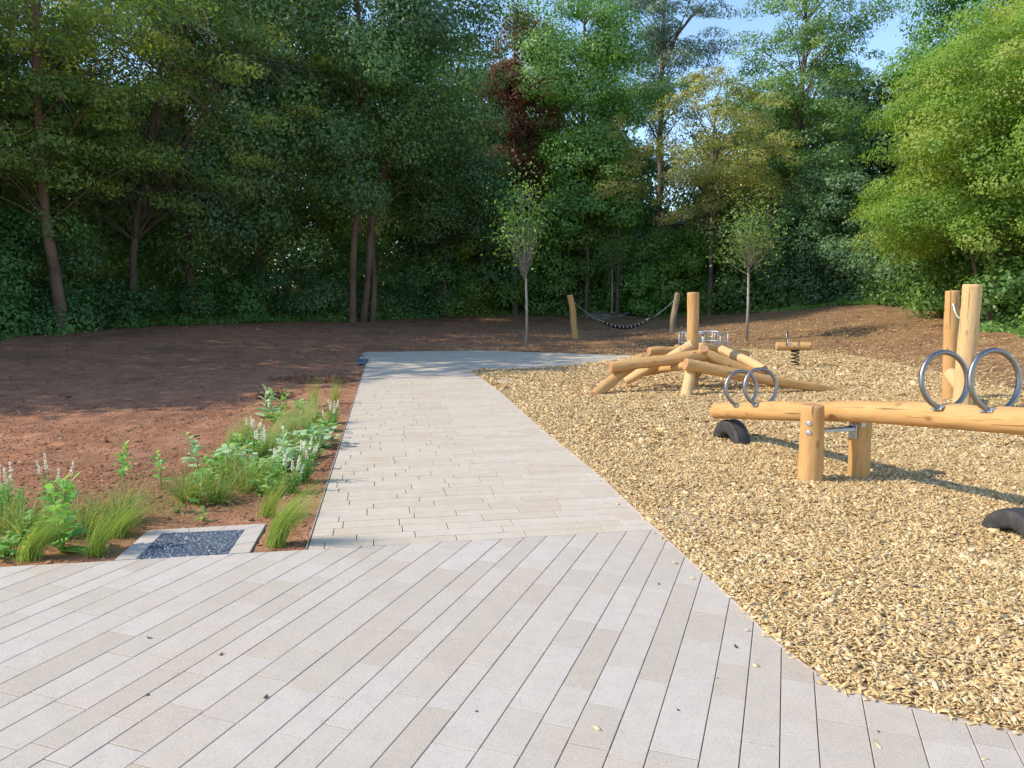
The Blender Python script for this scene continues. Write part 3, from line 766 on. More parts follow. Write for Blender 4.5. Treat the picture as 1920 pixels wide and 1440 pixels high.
# ------------------------------------------------------------------ climbing logs
root = G(1300, 715); t = thing('climbing_logs', 'tangle of peeled logs bolted together round one tall upright post', 'climbing frame', (root.x, root.y, 0))
def pk(px, py, Y): return at(px, py, Y)
PY = 13.6
log('post', t, (at(1299, 700, PY).x, PY, -.2), at(1299.5, 548, PY), .108, .104, 21, bend=.006)
lg = [  # px, py, Y of both ends, radius, radius, seed
    ((1114, 742, 12.45), (1203, 672, 13.3), .095, .100, 31),      # front left leg
    ((1144, 689, 12.75), (1321, 665, 13.05), .098, .105, 32),     # long front top log
    ((1172, 713, 13.6), (1300, 646, 13.25), .085, .095, 33),      # rising log behind it
    ((1205, 700, 13.9), (1290, 685, 12.75), .075, .075, 34),
    ((1216, 660, 14.0), (1290, 657, 14.2), .085, .085, 35),
    ((1286, 745, 12.25), (1296, 690, 12.55), .098, .085, 36),     # front leg
    ((1284, 682, 12.40), (1578, 736, 12.85), .105, .072, 37),     # long front log to the right, its far end on the chips
    ((1316, 663, 13.35), (1452, 716, 13.25), .115, .105, 38),     # broad log behind it
    ((1351, 656, 14.2), (1434, 693, 12.95), .085, .085, 39),      # log on top with round dark end
    ((1316, 652, 14.4), (1402, 663, 15.6), .065, .065, 40),
    ((1272, 651, 14.8), (1262, 690, 14.4), .085, .085, 41),
    ((1319, 643, 13.9), (1316, 690, 13.9), .080, .080, 42),
    ((1320, 653, 12.95), (1309, 700, 13.5), .085, .085, 43),
    ((1370, 668, 13.9), (1352, 700, 14.3), .07, .07, 44),
    ((1440, 700, 13.0), (1470, 727, 13.3), .06, .07, 45),
    ((1400, 665, 15.5), (1395, 690, 15.6), .075, .075, 46),
]
for (a_, b_, r0, r1, sd_) in lg:
    r0 *= .92; r1 *= .92; log('log', t, pk(*a_), pk(*b_), r0, r1, sd_, bend=.016, facets=8 + sd_ % 4, rough=.07, mats=[M['wood'] if sd_ % 3 else M['wood_pale'], M['end']])
for (px, py, Y) in ((1275, 655, 13.05), (1300.5, 660.5, 12.95), (1307, 680, 12.28)):
    mb = MB(); c = at(px, py, Y); mb.box(c - t.location, (.035, .02, .012), None, 0, .002); mb.tube([c - t.location, c - t.location + Vector((0, 0, .02))], .014, 8)
    obj('bolt', mb.mesh('bolt', [M['galv']]), t)

# ------------------------------------------------------------------ pair of tall posts with rope
bb = G(1782, 750); fb = G(1804, 769)
t = thing('rope_posts', 'two tall peeled posts standing close together with a rope strung between them', 'climbing posts', ((bb.x+fb.x)/2, (bb.y+fb.y)/2, 0))
btop = at(1785.5, 545, bb.y); ftop = at(1823, 533, fb.y - .05)
log('post', t, bb - Vector((0, 0, .2)), btop, .108, .100, 51, bend=.008, mats=[M['wood'], M['end_pale']])
log('post', t, fb - Vector((0, 0, .2)), ftop, .128, .122, 52, bend=.012, facets=8, mats=[M['wood_pale'], M['end_pale']])
log('brace', t, at(1784, 702, bb.y-.25), at(1806, 736, fb.y+.02), .105, .085, 53, bend=.004, mats=[M['wood_pale'], M['end_pale']])
mb = MB(); a_ = at(1787.5, 573, bb.y-.11); b_ = at(1801, 597, fb.y)
pts = [a_.lerp(b_, i/12) - Vector((0, 0, .05*math.sin(PI*i/12))) for i in range(13)]
mb.tube([p - t.location for p in pts], .012, 8); o = obj('rope', mb.mesh('rope', [M['rope']]), t)
mb = MB(); mb.tube([a_ - t.location + Vector((0, 0, .03)), a_ - t.location, a_.lerp(pts[3], 1) - t.location], [.016, .019, .016], 8)
obj('rope_ferrule', mb.mesh('rope_ferrule', [M['galv']]), t)
for (px, py) in ((1812, 722), (1809, 740)):
    mb = MB(); c = at(px, py, fb.y-.08); v = Vector((.85, -.5, 0)).normalized()
    mb.tube([c - t.location - v*.01, c - t.location + v*.014], .026, 10); obj('bolt_cap', mb.mesh('bolt_cap', [M['greypaint']]), t)

# ------------------------------------------------------------------ spring rocker
sb = G(1490, 687); t = thing('spring_rocker', 'short horizontal log on a dark coil spring with one steel hoop handle', 'spring rocker', (sb.x, sb.y, 0))
a_ = at(1455, 650, sb.y+.10); b_ = at(1521, 649, sb.y-.06)
log('seat_log', t, a_, b_, .098, .095, 61, bend=.004, mats=[M['wood'], M['end_pale']])
mb = MB(); zt = a_.z - .09; pts = []
for i in range(120):
    f = i/119; an = f*2*PI*4.6; pts.append(Vector((.088*math.cos(an), .088*math.sin(an), -.01 + f*(zt+.01))))
mb.tube(pts, .0125, 8); obj('coil_spring', mb.mesh('coil_spring', [M['darkmetal']]), t)
mb = MB(); mb.tube([(0, 0, zt-.01), (0, 0, zt+.012)], .10, 16); obj('mount_plate', mb.mesh('mount_plate', [M['darkmetal']]), t)
mb = MB(); cen = at(1476, 634, sb.y) ; u_ = Vector((.42, .9, 0)).normalized()
mb.tube([p - t.location for p in ring_pts(cen, u_, Vector((0, 0, 1)), .175, -PI/2+.25, 1.5*PI-.25, 40)], .014, 10)
hh = obj('hoop_handle', mb.mesh('hoop_handle', [M['steel']]), t)
mb = MB(); c = at(1480, 645, sb.y - .095); mb.box(c - t.location, (.11, .012, .05), None, 0, .002); obj('bracket_plate', mb.mesh('bracket_plate', [M['galv']]), hh)

# ------------------------------------------------------------------ merry-go-round
mc = at(1319, 655, 21.6); mc.z = 0.0
t = thing('merry_go_round', 'low merry-go-round of pale grey tubular rails round a central column', 'merry-go-round', (mc.x, mc.y, 0))
mb = MB(); mb.tube([(0, 0, .03), (0, 0, .06), (0, 0, .10), (0, 0, .11)], [.62, .66, .66, .62], 48); obj('platform', mb.mesh('platform', [M['greypaint']]), t)
mb = MB(); mb.tube([(0, 0, .10), (0, 0, .60)], .062, 16); obj('column', mb.mesh('column', [M['greypaint']]), t)
mb = MB(); mb.tube([(0, 0, .60), (0, 0, .605), (0, 0, .625), (0, 0, .63)], [.19, .20, .20, .19], 32); obj('turning_disc', mb.mesh('turning_disc', [M['greypaint']]), t)
Rr = .69
for k, (a0, a1) in enumerate(((R(-80), R(18)), (R(40), R(138)), (R(160), R(258)))):
    mb = MB()
    arc = lambda z0, q0, q1, n=14: [Vector((Rr*math.cos(q0+(q1-q0)*i/n), Rr*math.sin(q0+(q1-q0)*i/n), z0)) for i in range(n+1)]
    top = arc(.60, a0+.05, a1-.05); e_ = lambda a, z0: Vector((Rr*math.cos(a), Rr*math.sin(a), z0))
    mb.tube([e_(a0, .05), e_(a0, .54), e_(a0+.012, .58)] + top + [e_(a1-.012, .58), e_(a1, .54), e_(a1, .05)], .017, 8)
    mb.tube(arc(.33, a0, a1), .014, 8)
    for f in (.16, .84):
        a = a0 + (a1-a0)*f; mb.tube([e_(a, .10), e_(a, .60)], .013, 8)
    obj('guard_rail', mb.mesh('guard_rail', [M['galv']]), t)

# ------------------------------------------------------------------ hammock
a_ = at(1079, 633, 27.0); b_ = at(1260, 623, 28.5)
t = thing('net_hammock', 'black net hammock with white ties hanging low between two leaning log posts', 'hammock', ((a_.x+b_.x)/2, (a_.y+b_.y)/2, (a_.z+b_.z)/2))
ta = at(1069, 553, 27.05); tb = at(1271, 549, 28.5)
def bent(name, p0, p1, r, seed, mats, kink):
    o = log(name, t, p0 - Vector((0, 0, .3)), p1, r, r*.85, seed, bend=kink, rough=.06, mats=mats); return o
bent('post', a_, ta, .125, 71, [M['wood'], M['end']], .05); bent('post', b_, tb, .120, 72, [M['wood_grey'], M['end_pale']], .05)
n0 = at(1118, 598, 27.3); n1_ = at(1226, 594, 28.2)
NS = 58; prevs = []; vs = []; K = 9
for i in range(NS+1):
    f = i/NS; c = n0.lerp(n1_, f) - Vector((0, 0, .33*4*f*(1-f)))
    wv = .03 + .15*math.sin(PI*f)**.6
    for k in range(K):
        an = PI + PI*k/(K-1); vs.append(c - t.location + Vector((0, wv*math.cos(an), wv*.75*math.sin(an) + .05)))
    for k in range(K):
        an = 2*PI - PI*k/(K-1); vs.append(c - t.location + Vector((0, (wv-.02)*math.cos(an), (wv-.02)*.75*math.sin(an) + .052)))
mb = MB(); mb.v = [tuple(v) for v in vs]; mb.t = [.5]*len(vs); K2 = 2*K
for i in range(NS):
    for k in range(K2):
        l = (k+1) % K2; mb.f.append([i*K2+k, i*K2+l, (i+1)*K2+l, (i+1)*K2+k]); mb.m.append(1 if (i % 4 == 2 and k in (0, 1, K2-1, K2-2, K-1, K, K+1, K-2) and 4 < i < NS-4) else 0); mb.s.append(False)
obj('net', mb.mesh('net', [M['net_black'], M['net_white']]), t)
for p0, p1, q in ((ta - Vector((0, 0, .12)), n0, 0), (tb - Vector((0, 0, .14)), n1_, 0)):
    mb = MB(); d = p1-p0; L_ = d.length; u_ = d.normalized(); s1 = u_.cross(Vector((0, 1, 0))).normalized(); s2 = u_.cross(s1)
    nlk = int(L_/.065)
    for i in range(nlk):
        c = p0 + u_*(L_*(i+.5)/nlk) - Vector((0, 0, .05*math.sin(PI*(i+.5)/nlk))); sv = s1 if i % 2 else s2
        mb.tube([c - t.location + u_*(.042*math.cos(x)) + sv*(.012*math.sin(x)) for x in np.linspace(0, 2*PI, 10, endpoint=False)], .0045, 5, closed=True)
    obj('chain', mb.mesh('chain', [M['galv']]), t)
    mb = MB()
    for s_ in (-1, 0, 1):
        e = p1 + Vector((.28*(1 if p1.x < t.location.x else -1), .10*s_, -.10)); mb.tube([p1 - t.location, e - t.location], .012, 6)
    obj('spreader_rope', mb.mesh('spreader_rope', [M['rope']]), t)

# ------------------------------------------------------------------ vegetation tools
def leaf_quads(P, N, L, W, rn, fold=.18):
    N, T, B = frames(N, rn); L = L[:, None]; W = W[:, None]
    V = np.stack([P - T*L*.5, P + B*W*.5 + N*W*fold, P + T*L*.5 - N*L*.12, P - B*W*.5 + N*W*fold], 1).reshape(-1, 3)
    return V, np.arange(len(P)*4).reshape(-1, 4)
def prof_r(prof, t):
    return np.interp(t, [p[0] for p in prof], [p[1] for p in prof])
def crown_data(rn, zb, zt, prof, ncl, cr, per, leaf, aspect=.62, flat=.6, droop=0.0, inner=.5, wob=.3, seed=0, lean=(0, 0), cull=None, fill=.5):
    """leaf clumps through the crown's volume; returns clump centres and leaf arrays"""
    t = rn.uniform(0, 1, ncl*6); Rm = max(p[1] for p in prof); k = rn.uniform(0, 1, len(t)) < (prof_r(prof, t)/Rm)**1.3 + .03
    t = t[k][:ncl]; n = len(t); th = rn.uniform(0, 2*PI, n)
    Re = prof_r(prof, t)*(1 + wob*2*(vnoise(th*1.1+seed*3, t*5+seed, seed)-.5))
    q = 1 - inner*rn.uniform(0, 1, n)**1.3
    z = zb + (zt-zb)*t; r = Re*q
    C = np.stack([r*np.cos(th) + lean[0]*t, r*np.sin(th) + lean[1]*t, z - droop*(r**2)*.05], 1)
    S = cr*rn.uniform(.6, 1.35, n)*np.clip(Re/Rm+.35, .5, 1)
    if cull is not None:
        k = cull(C); C = C[k]; S = S[k]; th = th[k]; n = len(C)
    cnt = np.maximum(6, (per*(S/cr)**2).astype(int)); I = np.repeat(np.arange(n), cnt); m_ = len(I)
    D = rn.normal(size=(m_, 3)); D /= np.linalg.norm(D, axis=1, keepdims=True)
    rad = S[I]*(fill + (1-fill)*rn.uniform(0, 1, m_)**.6)*rn.uniform(.85, 1.15, m_)
    O = D*rad[:, None]; O[:, 2] *= flat
    # clumps are elongated outwards and hang at the tip
    out = np.stack([np.cos(th), np.sin(th), np.zeros(n)], 1)[I]; proj = (O*out).sum(1)
    O += out*(proj*.45)[:, None]; O[:, 2] -= np.maximum(proj, 0)*.28 + droop*np.maximum(proj, 0)*.5
    P = C[I] + O
    N = D*np.array([1.1, 1.1, 1.0]) + out*.35 + np.array([0, 0, .4]) + rn.normal(0, .36, (m_, 3))
    Ls = leaf*rn.uniform(.6, 1.3, m_)
    V, Q = leaf_quads(P, N, Ls, Ls*aspect, rn)
    ct = rn.normal(0, .24, n)[I]; tint = np.clip(.45 + ct + rn.normal(0, .15, m_), 0, 1)
    return C, V, Q, np.repeat(tint, 4)
def poly_at(path, z):
    zs = [p[2] for p in path]; return Vector((float(np.interp(z, zs, [p[0] for p in path])), float(np.interp(z, zs, [p[1] for p in path])), z))
def trunk_mesh(name, path, r0, r1, mat, C=None, zb=0, brad=.05, low=.8, rn=None, every=1, sides=10, twigs=None):
    mb = MB(); n = 22; zs = [p[2] for p in path]; z0, z1 = zs[0], zs[-1]
    pts = []; rad = []
    for i in range(n+1):
        f = i/n; z = z0 + (z1-z0)*f; p = poly_at(path, z); p += Vector((.05*math.sin(z*1.3+r0*40), .05*math.cos(z*1.1+r0*30), 0))*min(1, f*4)
        fl = 1 + .45*math.exp(-(z-z0)/.35); pts.append(p); rad.append((r0*(1-f)+r1*f)*fl)
    mb.tube(pts, rad, sides)
    if C is not None:
        for c in C[::every]:
            c = Vector(c); zz = max(zb*.75, c.z - low*math.hypot(c.x, c.y) - .3); zz = min(zz, z1*.97)
            b = poly_at(path, max(z0, zz)); mid = b.lerp(c, .5) + Vector((.10*math.sin(c.x*7), .10*math.sin(c.y*7), .16 + .05*math.sin(c.z*9)))*(c-b).length
            L_ = (c-b).length; rb = min(brad*(.5+.07*L_), rad[-1] + (r0-r1)*.6*(1-zz/max(z1, .1)))
            P_ = [b*(1-f)**2 + mid*(2*f*(1-f)) + c*f*f for f in (0, .25, .5, .75, 1)]
            mb.tube(P_, [rb, rb*.8, rb*.6, rb*.4, rb*.18], 5, caps=False)
    if twigs is not None:
        for P_ in twigs: mb.tube(P_, [.018, .013, .009, .006, .003][:len(P_)], 3, caps=False)
    return mb.mesh(name, [mat])
TREES = []
def tree(name, label, cat, px, Y, zt, zb, prof, ncl, cr, per, leaf, lm, bark, tr, path=None, seed=1, group=None, every=2, brad=.032, X=None, twigfn=None, trunks=None, **k):
    r_ = np.random.default_rng(seed); x0 = XofY(px, Y, 1) if X is None else X; z0 = Hf(x0, Y)
    t = thing(name, label, cat, (x0, Y, z0), group)
    C, V, Q, tint = crown_data(r_, zb, zt, prof, ncl, cr, per, leaf, seed=seed, **k)
    path = path or [(0, 0, -.3), (0, 0, zt*.9)]
    tw = twigfn(r_, C) if twigfn else None
    obj('trunk', trunk_mesh('trunk', path, tr[0], tr[1], M[bark], C, zb, brad, every=every, twigs=tw), t)
    if trunks:
        for pth_, a0, a1 in trunks: obj('trunk', trunk_mesh('trunk', pth_, a0, a1, M[bark]), t)
    obj('crown', mesh_np('crown', V, Q, tint, mats=[M[lm]]), t)
    return t
PR_ROUND = [(0, .45), (.15, .8), (.4, 1), (.7, .85), (.9, .5), (1, .12)]
PR_CONE = [(0, 1), (.3, .85), (.6, .6), (.85, .3), (1, .08)]
PR_COL = [(0, .7), (.3, 1), (.7, .9), (.92, .6), (1, .2)]
def sc_(p, r): return [(a, b*r) for a, b in p]

# ------------------------------------------------------------------ far wood, one mass behind the clearing
def wood():
    Vs, Qs, Ts = [], [], []; off = 0; mb = MB(); r_ = np.random.default_rng(77)
    spots = []
    for i, px in enumerate(range(-900, 960, 118)): spots.append((px + r_.uniform(-25, 25), 46 + (i % 3)*5 - (10 if px < 0 else 0), r_.uniform(13, 16) if px < 380 else (r_.uniform(17, 19.5) if px < 860 else 16), 4.4))
    for px, Y, h in ((940, 54, 16), (1010, 60, 15), (1080, 57, 15), (1130, 60, 13), (1370, 58, 11.5), (1440, 60, 15), (1530, 56, 15), (1610, 54, 14), (1680, 52, 14), (1760, 50, 15), (1860, 48, 16), (1960, 46, 17), (2080, 44, 18), (2220, 42, 18), (1110, 52, 9), (1310, 70, 7.6), (1225, 72, 5.0), (1420, 52, 9)): spots.append((px, Y, h, 4.2 if h > 10 else 3))
    for px, Y, h, rr in spots:
        x0 = XofY(px, Y); z0 = Hf(x0, Y)
        C, V, Q, t = crown_data(r_, .8, h, sc_([(0, .8), (.2, 1), (.6, 1), (.85, .7), (1, .2)], rr), 62, 1.45, 210, .34, flat=.7, inner=.55, seed=int(abs(px)) % 90)
        o_ = np.array([x0, Y, z0]); Vs.append(V + o_); Qs.append(Q + off); Ts.append(t*.8); off += len(V)
        b = MB(); b.tube([(x0, Y, z0-.3), (x0+.2, Y, z0+h*.4), (x0, Y, z0+h*.85)], [.24, .18, .05], 7, caps=False); mb.add(b.v, b.f)
    o = obj('woodland', mesh_np('woodland', np.concatenate(Vs), np.concatenate(Qs), np.concatenate(Ts), mats=[M['leaf_dark2']]))
    setp(o, 'dark mass of woodland rising behind the front row of trees', 'woodland', kind='stuff')
    tr_ = obj('woodland_trunks', mb.mesh('woodland_trunks', [M['bark']])); tr_.parent = o
wood()

# ------------------------------------------------------------------ dark understorey under the left wood
def belt(name, label, cat, spots, lm, leaf, seed, per=260, kind='stuff'):
    Vs, Qs, Ts = [], [], []; off = 0; r_ = np.random.default_rng(seed)
    for (px, Y, h, rr) in spots:
        x0 = XofY(px, Y); z0 = Hf(x0, Y)
        C, V, Q, t = crown_data(r_, 0.1, h, sc_([(0, .95), (.3, 1), (.7, .8), (1, .3)], rr), max(8, int(16*rr*h/6)), .75, per, leaf, flat=.75, inner=.6, seed=int(abs(px)) % 50)
        k = V[:, 2] > -.3; Vs.append(V + np.array([x0, Y, z0])); Qs.append(Q+off); Ts.append(t); off += len(V)
    o = obj(name, mesh_np(name, np.concatenate(Vs), np.concatenate(Qs), np.concatenate(Ts), mats=[M[lm]])); setp(o, label, cat, kind=kind); return o
r0_ = random.Random(8)
bands = {'leaf_under': [], 'leaf_dark': [], 'leaf_feather': []}
for i, px in enumerate(range(-420, 900, 44)):
    Yb = np.interp(px, [-420, 0, 118, 300, 500, 650, 800], [16, 23.4, 27.2, 30.8, 34, 36.4, 40.2])
    ks = r0_.choice(['leaf_under', 'leaf_under', 'leaf_dark', 'leaf_feather'])
    bands[ks].append((px + r0_.uniform(-20, 20), Yb + r0_.uniform(-.3, 1.8), r0_.uniform(1.6, 4.8), r0_.uniform(1.1, 1.9)))
    ks = r0_.choice(['leaf_under', 'leaf_dark', 'leaf_feather', 'leaf_dark'])
    if i % 2: bands[ks].append((px + 30, Yb + 3.4 + r0_.uniform(0, 2), r0_.uniform(5, 10), r0_.uniform(1.8, 2.8)))
belt('understorey', 'dark tangled shrubs filling the shade under the left trees', 'undergrowth', bands['leaf_under'], 'leaf_under', .13, 5, 380)
belt('understorey', 'mid green bushes scattered among the dark shrubs under the left trees', 'undergrowth', bands['leaf_dark'], 'leaf_dark', .12, 6, 400)
belt('understorey', 'lighter yellowish green saplings among the dark shrubs under the left trees', 'undergrowth', bands['leaf_feather'], 'leaf_feather', .11, 7, 330)
# low nettles and ivy along the edge of the soil
Vs, Qs, Ts = [], [], []; off = 0; r_ = np.random.default_rng(9)
ex = np.array([-300, 0, 118, 300, 500, 650, 760, 850, 1000, 1200, 1400, 1500, 1640, 1700, 1760, 1830, 1920, 2060]); ey = np.array([17, 21.8, 25.6, 29.4, 32.8, 34.8, 38.6, 42.2, 42.4, 42.2, 39.4, 36.6, 33.6, 31, 27.5, 21.6, 19.3, 16])
n = 52000; px = r_.uniform(-300, 2060, n); Yb = np.interp(px, ex, ey); q = r_.uniform(0, 1, n)**1.4; Y = Yb + q*2.6 + 1.9*(fbm(px*.016, px*0, 3)-.55)
x = (px-960)/FPX*(Y*CP); hh = (.10 + .95*q)*(.1+1.5*fbm(x*.9, Y*.9, 12)**1.5)*r_.uniform(.2, 1.1, n)
P = np.stack([x, Y, H(x, Y) + hh], 1); N = r_.normal(0, .5, (n, 3)) + np.array([-.1, -.4, .9]); Ls = r_.uniform(.09, .2, n)
V, Q = leaf_quads(P, N, Ls, Ls*.6, r_)
o = obj('ground_cover', mesh_np('ground_cover', V, Q, np.repeat(np.clip(r_.normal(.55, .2, n), 0, 1), 4), mats=[M['leaf_shrub']]))
setp(o, 'low nettles and ivy along the foot of the wood where the bare soil ends', 'ground cover', kind='stuff')

# ------------------------------------------------------------------ white building glimpsed through the trees
bY = 66; bx0 = XofY(1188, bY, 9); z_t = at(1200, 396, bY).z; z_1 = at(1200, 411, bY).z; z_2 = at(1200, 420, bY).z; bw = 9.5
gz = Hf(bx0+4, bY)
t = thing('flat_roofed_building', 'pale flat roofed building glimpsed between the yellowish tree and the maple', 'building', (bx0+bw/2, bY+3, gz))
mb = MB(); mb.box((0, 0, (z_t+z_1)/2-gz), (bw, 6.3, z_t-z_1), None, 0, .03); pp = obj('parapet', mb.mesh('parapet', [M['facade']]), t)
mb = MB(); mb.box((0, 0, (z_1+z_2)/2-gz), (bw-.2, 6.0, z_1-z_2), None, 0, .01); obj('cladding_band', mb.mesh('cladding_band', [M['facade_blue']]), t)
mb = MB(); mb.box((0, 0, (z_2-gz)/2), (bw-.5, 5.6, z_2-gz), None, 0, .01); wl = obj('wall', mb.mesh('wall', [M['brick_dark']]), t)
for i in range(4):
    mb = MB(); X = -bw/2 + 1.6 + i*2.2; mb.box((X, -2.82, z_2-gz-.95), (1.5, .08, 1.3), None, 0); wn = obj('window', mb.mesh('window', [M['glass']]), t)

# ------------------------------------------------------------------ left wood: front trees
def droop_twigs(zlo, zhi, nt_, reach, seed):
    def f(r_, C):
        out = []
        for i in range(nt_):
            c = C[r_.integers(len(C))]; 
            if not (zlo < c[2] < zhi): continue
            a = math.atan2(c[1], c[0]) + r_.normal(0, .5); L = r_.uniform(.8, reach); p = Vector(c) + Vector(r_.normal(0, .3, 3)); d = Vector((math.cos(a), math.sin(a), r_.uniform(-.15, .45)))
            pts = [p]
            for s in range(4): d = (d + Vector((r_.normal(0, .15), r_.normal(0, .15), -.32 + r_.normal(0, .12)))).normalized(); p = p + d*L/4; pts.append(p)
            out.append(pts)
        return out
    return f
tree('deciduous_tree', 'tree with thick reddish trunk at far left, bare drooping twigs and feathery light foliage', 'tree', 118, 24.3, 17, 4.6,
     [(0, 3.4), (.2, 4.6), (.5, 5.2), (.8, 4), (1, 1)], 150, .85, 300, .15, 'leaf_feather', 'bark_red', (.19, .06),
     path=[(0, 0, -.3), (-.15, 0, 2.5), (-.42, 0, 5.0), (-.3, .1, 8), (0, 0, 15)], seed=101, flat=.5, droop=.35, inner=.75, aspect=.45, fill=.15, wob=.5, every=4,
     twigfn=droop_twigs(5, 13, 620, 2.6, 1), X=XofY(118, 24.3, .5))
tree('deciduous_tree', 'slender leaning tree with a crooked thin trunk and hanging sprays, second from the left', 'tree', 246, 28.6, 16.5, 4.2,
     [(0, 3.2), (.25, 4.6), (.6, 4.8), (.85, 3), (1, .8)], 150, .85, 300, .15, 'leaf_feather', 'bark', (.15, .05),
     path=[(0, 0, -.3), (.15, 0, 2.4), (.75, 0, 5.2), (.9, 0, 6.4), (1.6, 0, 9), (1.9, 0, 15)], seed=102, flat=.45, droop=.45, inner=.75, aspect=.45, lean=(2.6, 0), fill=.15, wob=.5,
     twigfn=droop_twigs(4, 13, 620, 3.0, 2))
tree('deciduous_tree', 'tall tree with dense blue green foliage, left of the pair of reddish trunks', 'tree', 490, 34.5, 20, 2.8,
     [(0, 3.2), (.25, 4.4), (.6, 4.6), (.85, 3.4), (1, 1)], 78, 1.15, 640, .15, 'leaf_dark', 'bark', (.22, .06), seed=103, flat=.85, inner=.5)
tree('deciduous_tree', 'dense dark tree standing on a slightly leaning reddish trunk, front of the left wood', 'tree', 660, 34.0, 20.5, 5.0,
     [(0, 3.0), (.25, 4.2), (.6, 4.5), (.85, 3.4), (1, 1)], 98, 1.12, 640, .15, 'leaf_dark', 'bark_red', (.155, .06),
     path=[(0, 0, -.3), (.05, 0, 2), (.32, 0, 4.5), (.6, 0, 12), (.6, 0, 18)], seed=104, flat=.85, inner=.5)
tree('deciduous_tree', 'dark tree with two close crooked trunks, its wide crown reaching towards the path', 'tree', 692, 35.2, 19, 5.2,
     [(0, 4.0), (.2, 5.4), (.45, 5.4), (.78, 4.4), (1, 1.6)], 112, 1.18, 660, .15, 'leaf_dark', 'bark_red', (.165, .06),
     path=[(-.35, 0, -.3), (-.1, 0, 1.5), (.1, 0, 3.0), (.2, 0, 4.5), (1.5, 0, 10), (1.8, 0, 17)], seed=105, flat=.8, inner=.5, lean=(2.2, 0),
     trunks=[([(.1, .3, -.3), (.15, .3, 2), (.25, .3, 5.5)], .15, .1)])
tree('deciduous_tree', 'rounded dark tree at the right end of the left wood, leaning over the clearing', 'tree', 835, 41.0, 9.6, 4.4,
     [(0, 2.4), (.3, 3.6), (.6, 3.4), (.85, 2.4), (1, .6)], 80, 1.1, 640, .15, 'leaf_dark', 'bark', (.10, .04), seed=106, flat=.85, inner=.5)
tree('deciduous_tree', 'tall leafy tree between the crooked thin trunk and the dense blue green tree', 'tree', 360, 32, 20, 2.6,
     [(0, 3.2), (.25, 4.0), (.6, 4.2), (.85, 3.2), (1, 1)], 66, 1.15, 600, .15, 'leaf_dark2', 'bark', (.18, .06), seed=107, flat=.85, inner=.55)
tree('deciduous_tree', 'dark tree at the left edge behind the thick reddish trunk', 'tree', 10, 28.5, 14.5, 3.2,
     [(0, 2.6), (.25, 4.0), (.6, 4.2), (.85, 3.2), (1, 1)], 66, 1.15, 600, .15, 'leaf_dark2', 'bark', (.2, .06), seed=108, flat=.85, inner=.55)
# trees of the same wood outside the frame on the left, which throw the shade over the soil
for i, (X, Y, h) in enumerate(((-18.3, 17.2, 17), (-20.5, 13.4, 13), (-24.0, 9.6, 11.5), (-19.0, 21.5, 12))):
    tree('deciduous_tree', 'tall leafy tree of the wood beyond the left edge of the picture', 'tree', 0, Y, h, 3.5, [(0, 2.8), (.25, 4.4), (.6, 4.4), (.85, 3), (1, 1)],
         55, 1.5, 240, .34, 'leaf_dark', 'bark', (.22, .06), seed=120+i, flat=.65, X=X, group='trees beyond the left edge')

# ------------------------------------------------------------------ middle trees
tree('copper_beech', 'narrow dark red tree with a pointed top between the left wood and the green maple', 'tree', 966, 42.6, 18.3, 5.2,
     [(0, 1.1), (.3, 1.6), (.5, 1.7), (.7, 1.5), (.86, .8), (1, .2)], 72, .62, 300, .16, 'leaf_copper', 'bark', (.16, .05), seed=201, flat=.8, inner=.8, wob=.4)
tree('maple_tree', 'tall glossy green maple with clumped foliage in the middle of the tree line', 'tree', 1090, 44, 17.9, 6.8,
     [(0, 1.6), (.2, 3.0), (.5, 3.9), (.8, 3.3), (.95, 2.0), (1, .8)], 88, 1.12, 640, .155, 'leaf_maple', 'bark', (.2, .06), seed=202, flat=.7, inner=.5, wob=.35, brad=.07)
tree('maple_tree', 'smaller dark green maple in front of the tall maple, beside the yellowish tree', 'tree', 1100, 41.5, 10.0, 4.2,
     [(0, 1.5), (.3, 2.1), (.6, 2.0), (.85, 1.3), (1, .4)], 55, .85, 330, .18, 'leaf_maple', 'bark', (.11, .04), seed=203, flat=.7, inner=.5)
tree('pine_tree', 'tall blue green pine with open layered branches cut by the top of the picture', 'pine', 1232, 52, 24.5, 10.5,
     [(0, 2.2), (.2, 3.6), (.5, 4.0), (.8, 3.2), (1, .8)], 92, .95, 330, .26, 'leaf_pine', 'bark', (.26, .07), seed=204, aspect=.22, flat=.42, inner=.85, wob=.5, brad=.08)
tree('birch_tree', 'tall airy light green tree with sky showing through its thin branches', 'tree', 1487, 46, 20.5, 6.8,
     [(0, 2.4), (.25, 4.0), (.55, 4.5), (.8, 3.6), (1, 1.2)], 165, .78, 300, .15, 'leaf_airy', 'bark', (.17, .04), seed=205, flat=.6, inner=.7, wob=.45, aspect=.55, brad=.06)
tree('hawthorn_tree', 'yellowish brown blossoming tree with drooping outer branches, right of the maple', 'tree', 1330, 40, 12.3, 4.8,
     [(0, 2.2), (.25, 3.2), (.6, 3.3), (.85, 2.4), (1, .9)], 130, .62, 215, .12, 'leaf_yellow', 'bark', (.14, .04), seed=206, flat=.6, inner=.6, droop=.5, wob=.4, brad=.05)
tree('hawthorn_tree', 'small hanging yellowish branch-tree squeezed between the maple and the larger yellowish tree', 'tree', 1158, 40.5, 10.6, 5.2,
     [(0, .5), (.3, 1.2), (.6, .9), (.85, .6), (1, .3)], 34, .5, 190, .12, 'leaf_yellow', 'bark', (.09, .03), seed=207, flat=.8, inner=.8, droop=.7, wob=.5)
tree('bright_shrub', 'sunlit yellow green bush glowing under the dark crown left of the maple', 'bush', 862, 46, 7.6, 1.0,
     [(0, 2.4), (.4, 2.9), (.7, 2.4), (1, .8)], 62, .8, 330, .17, 'leaf_bright', 'bark', (.1, .03), seed=208, flat=.55, inner=.6)

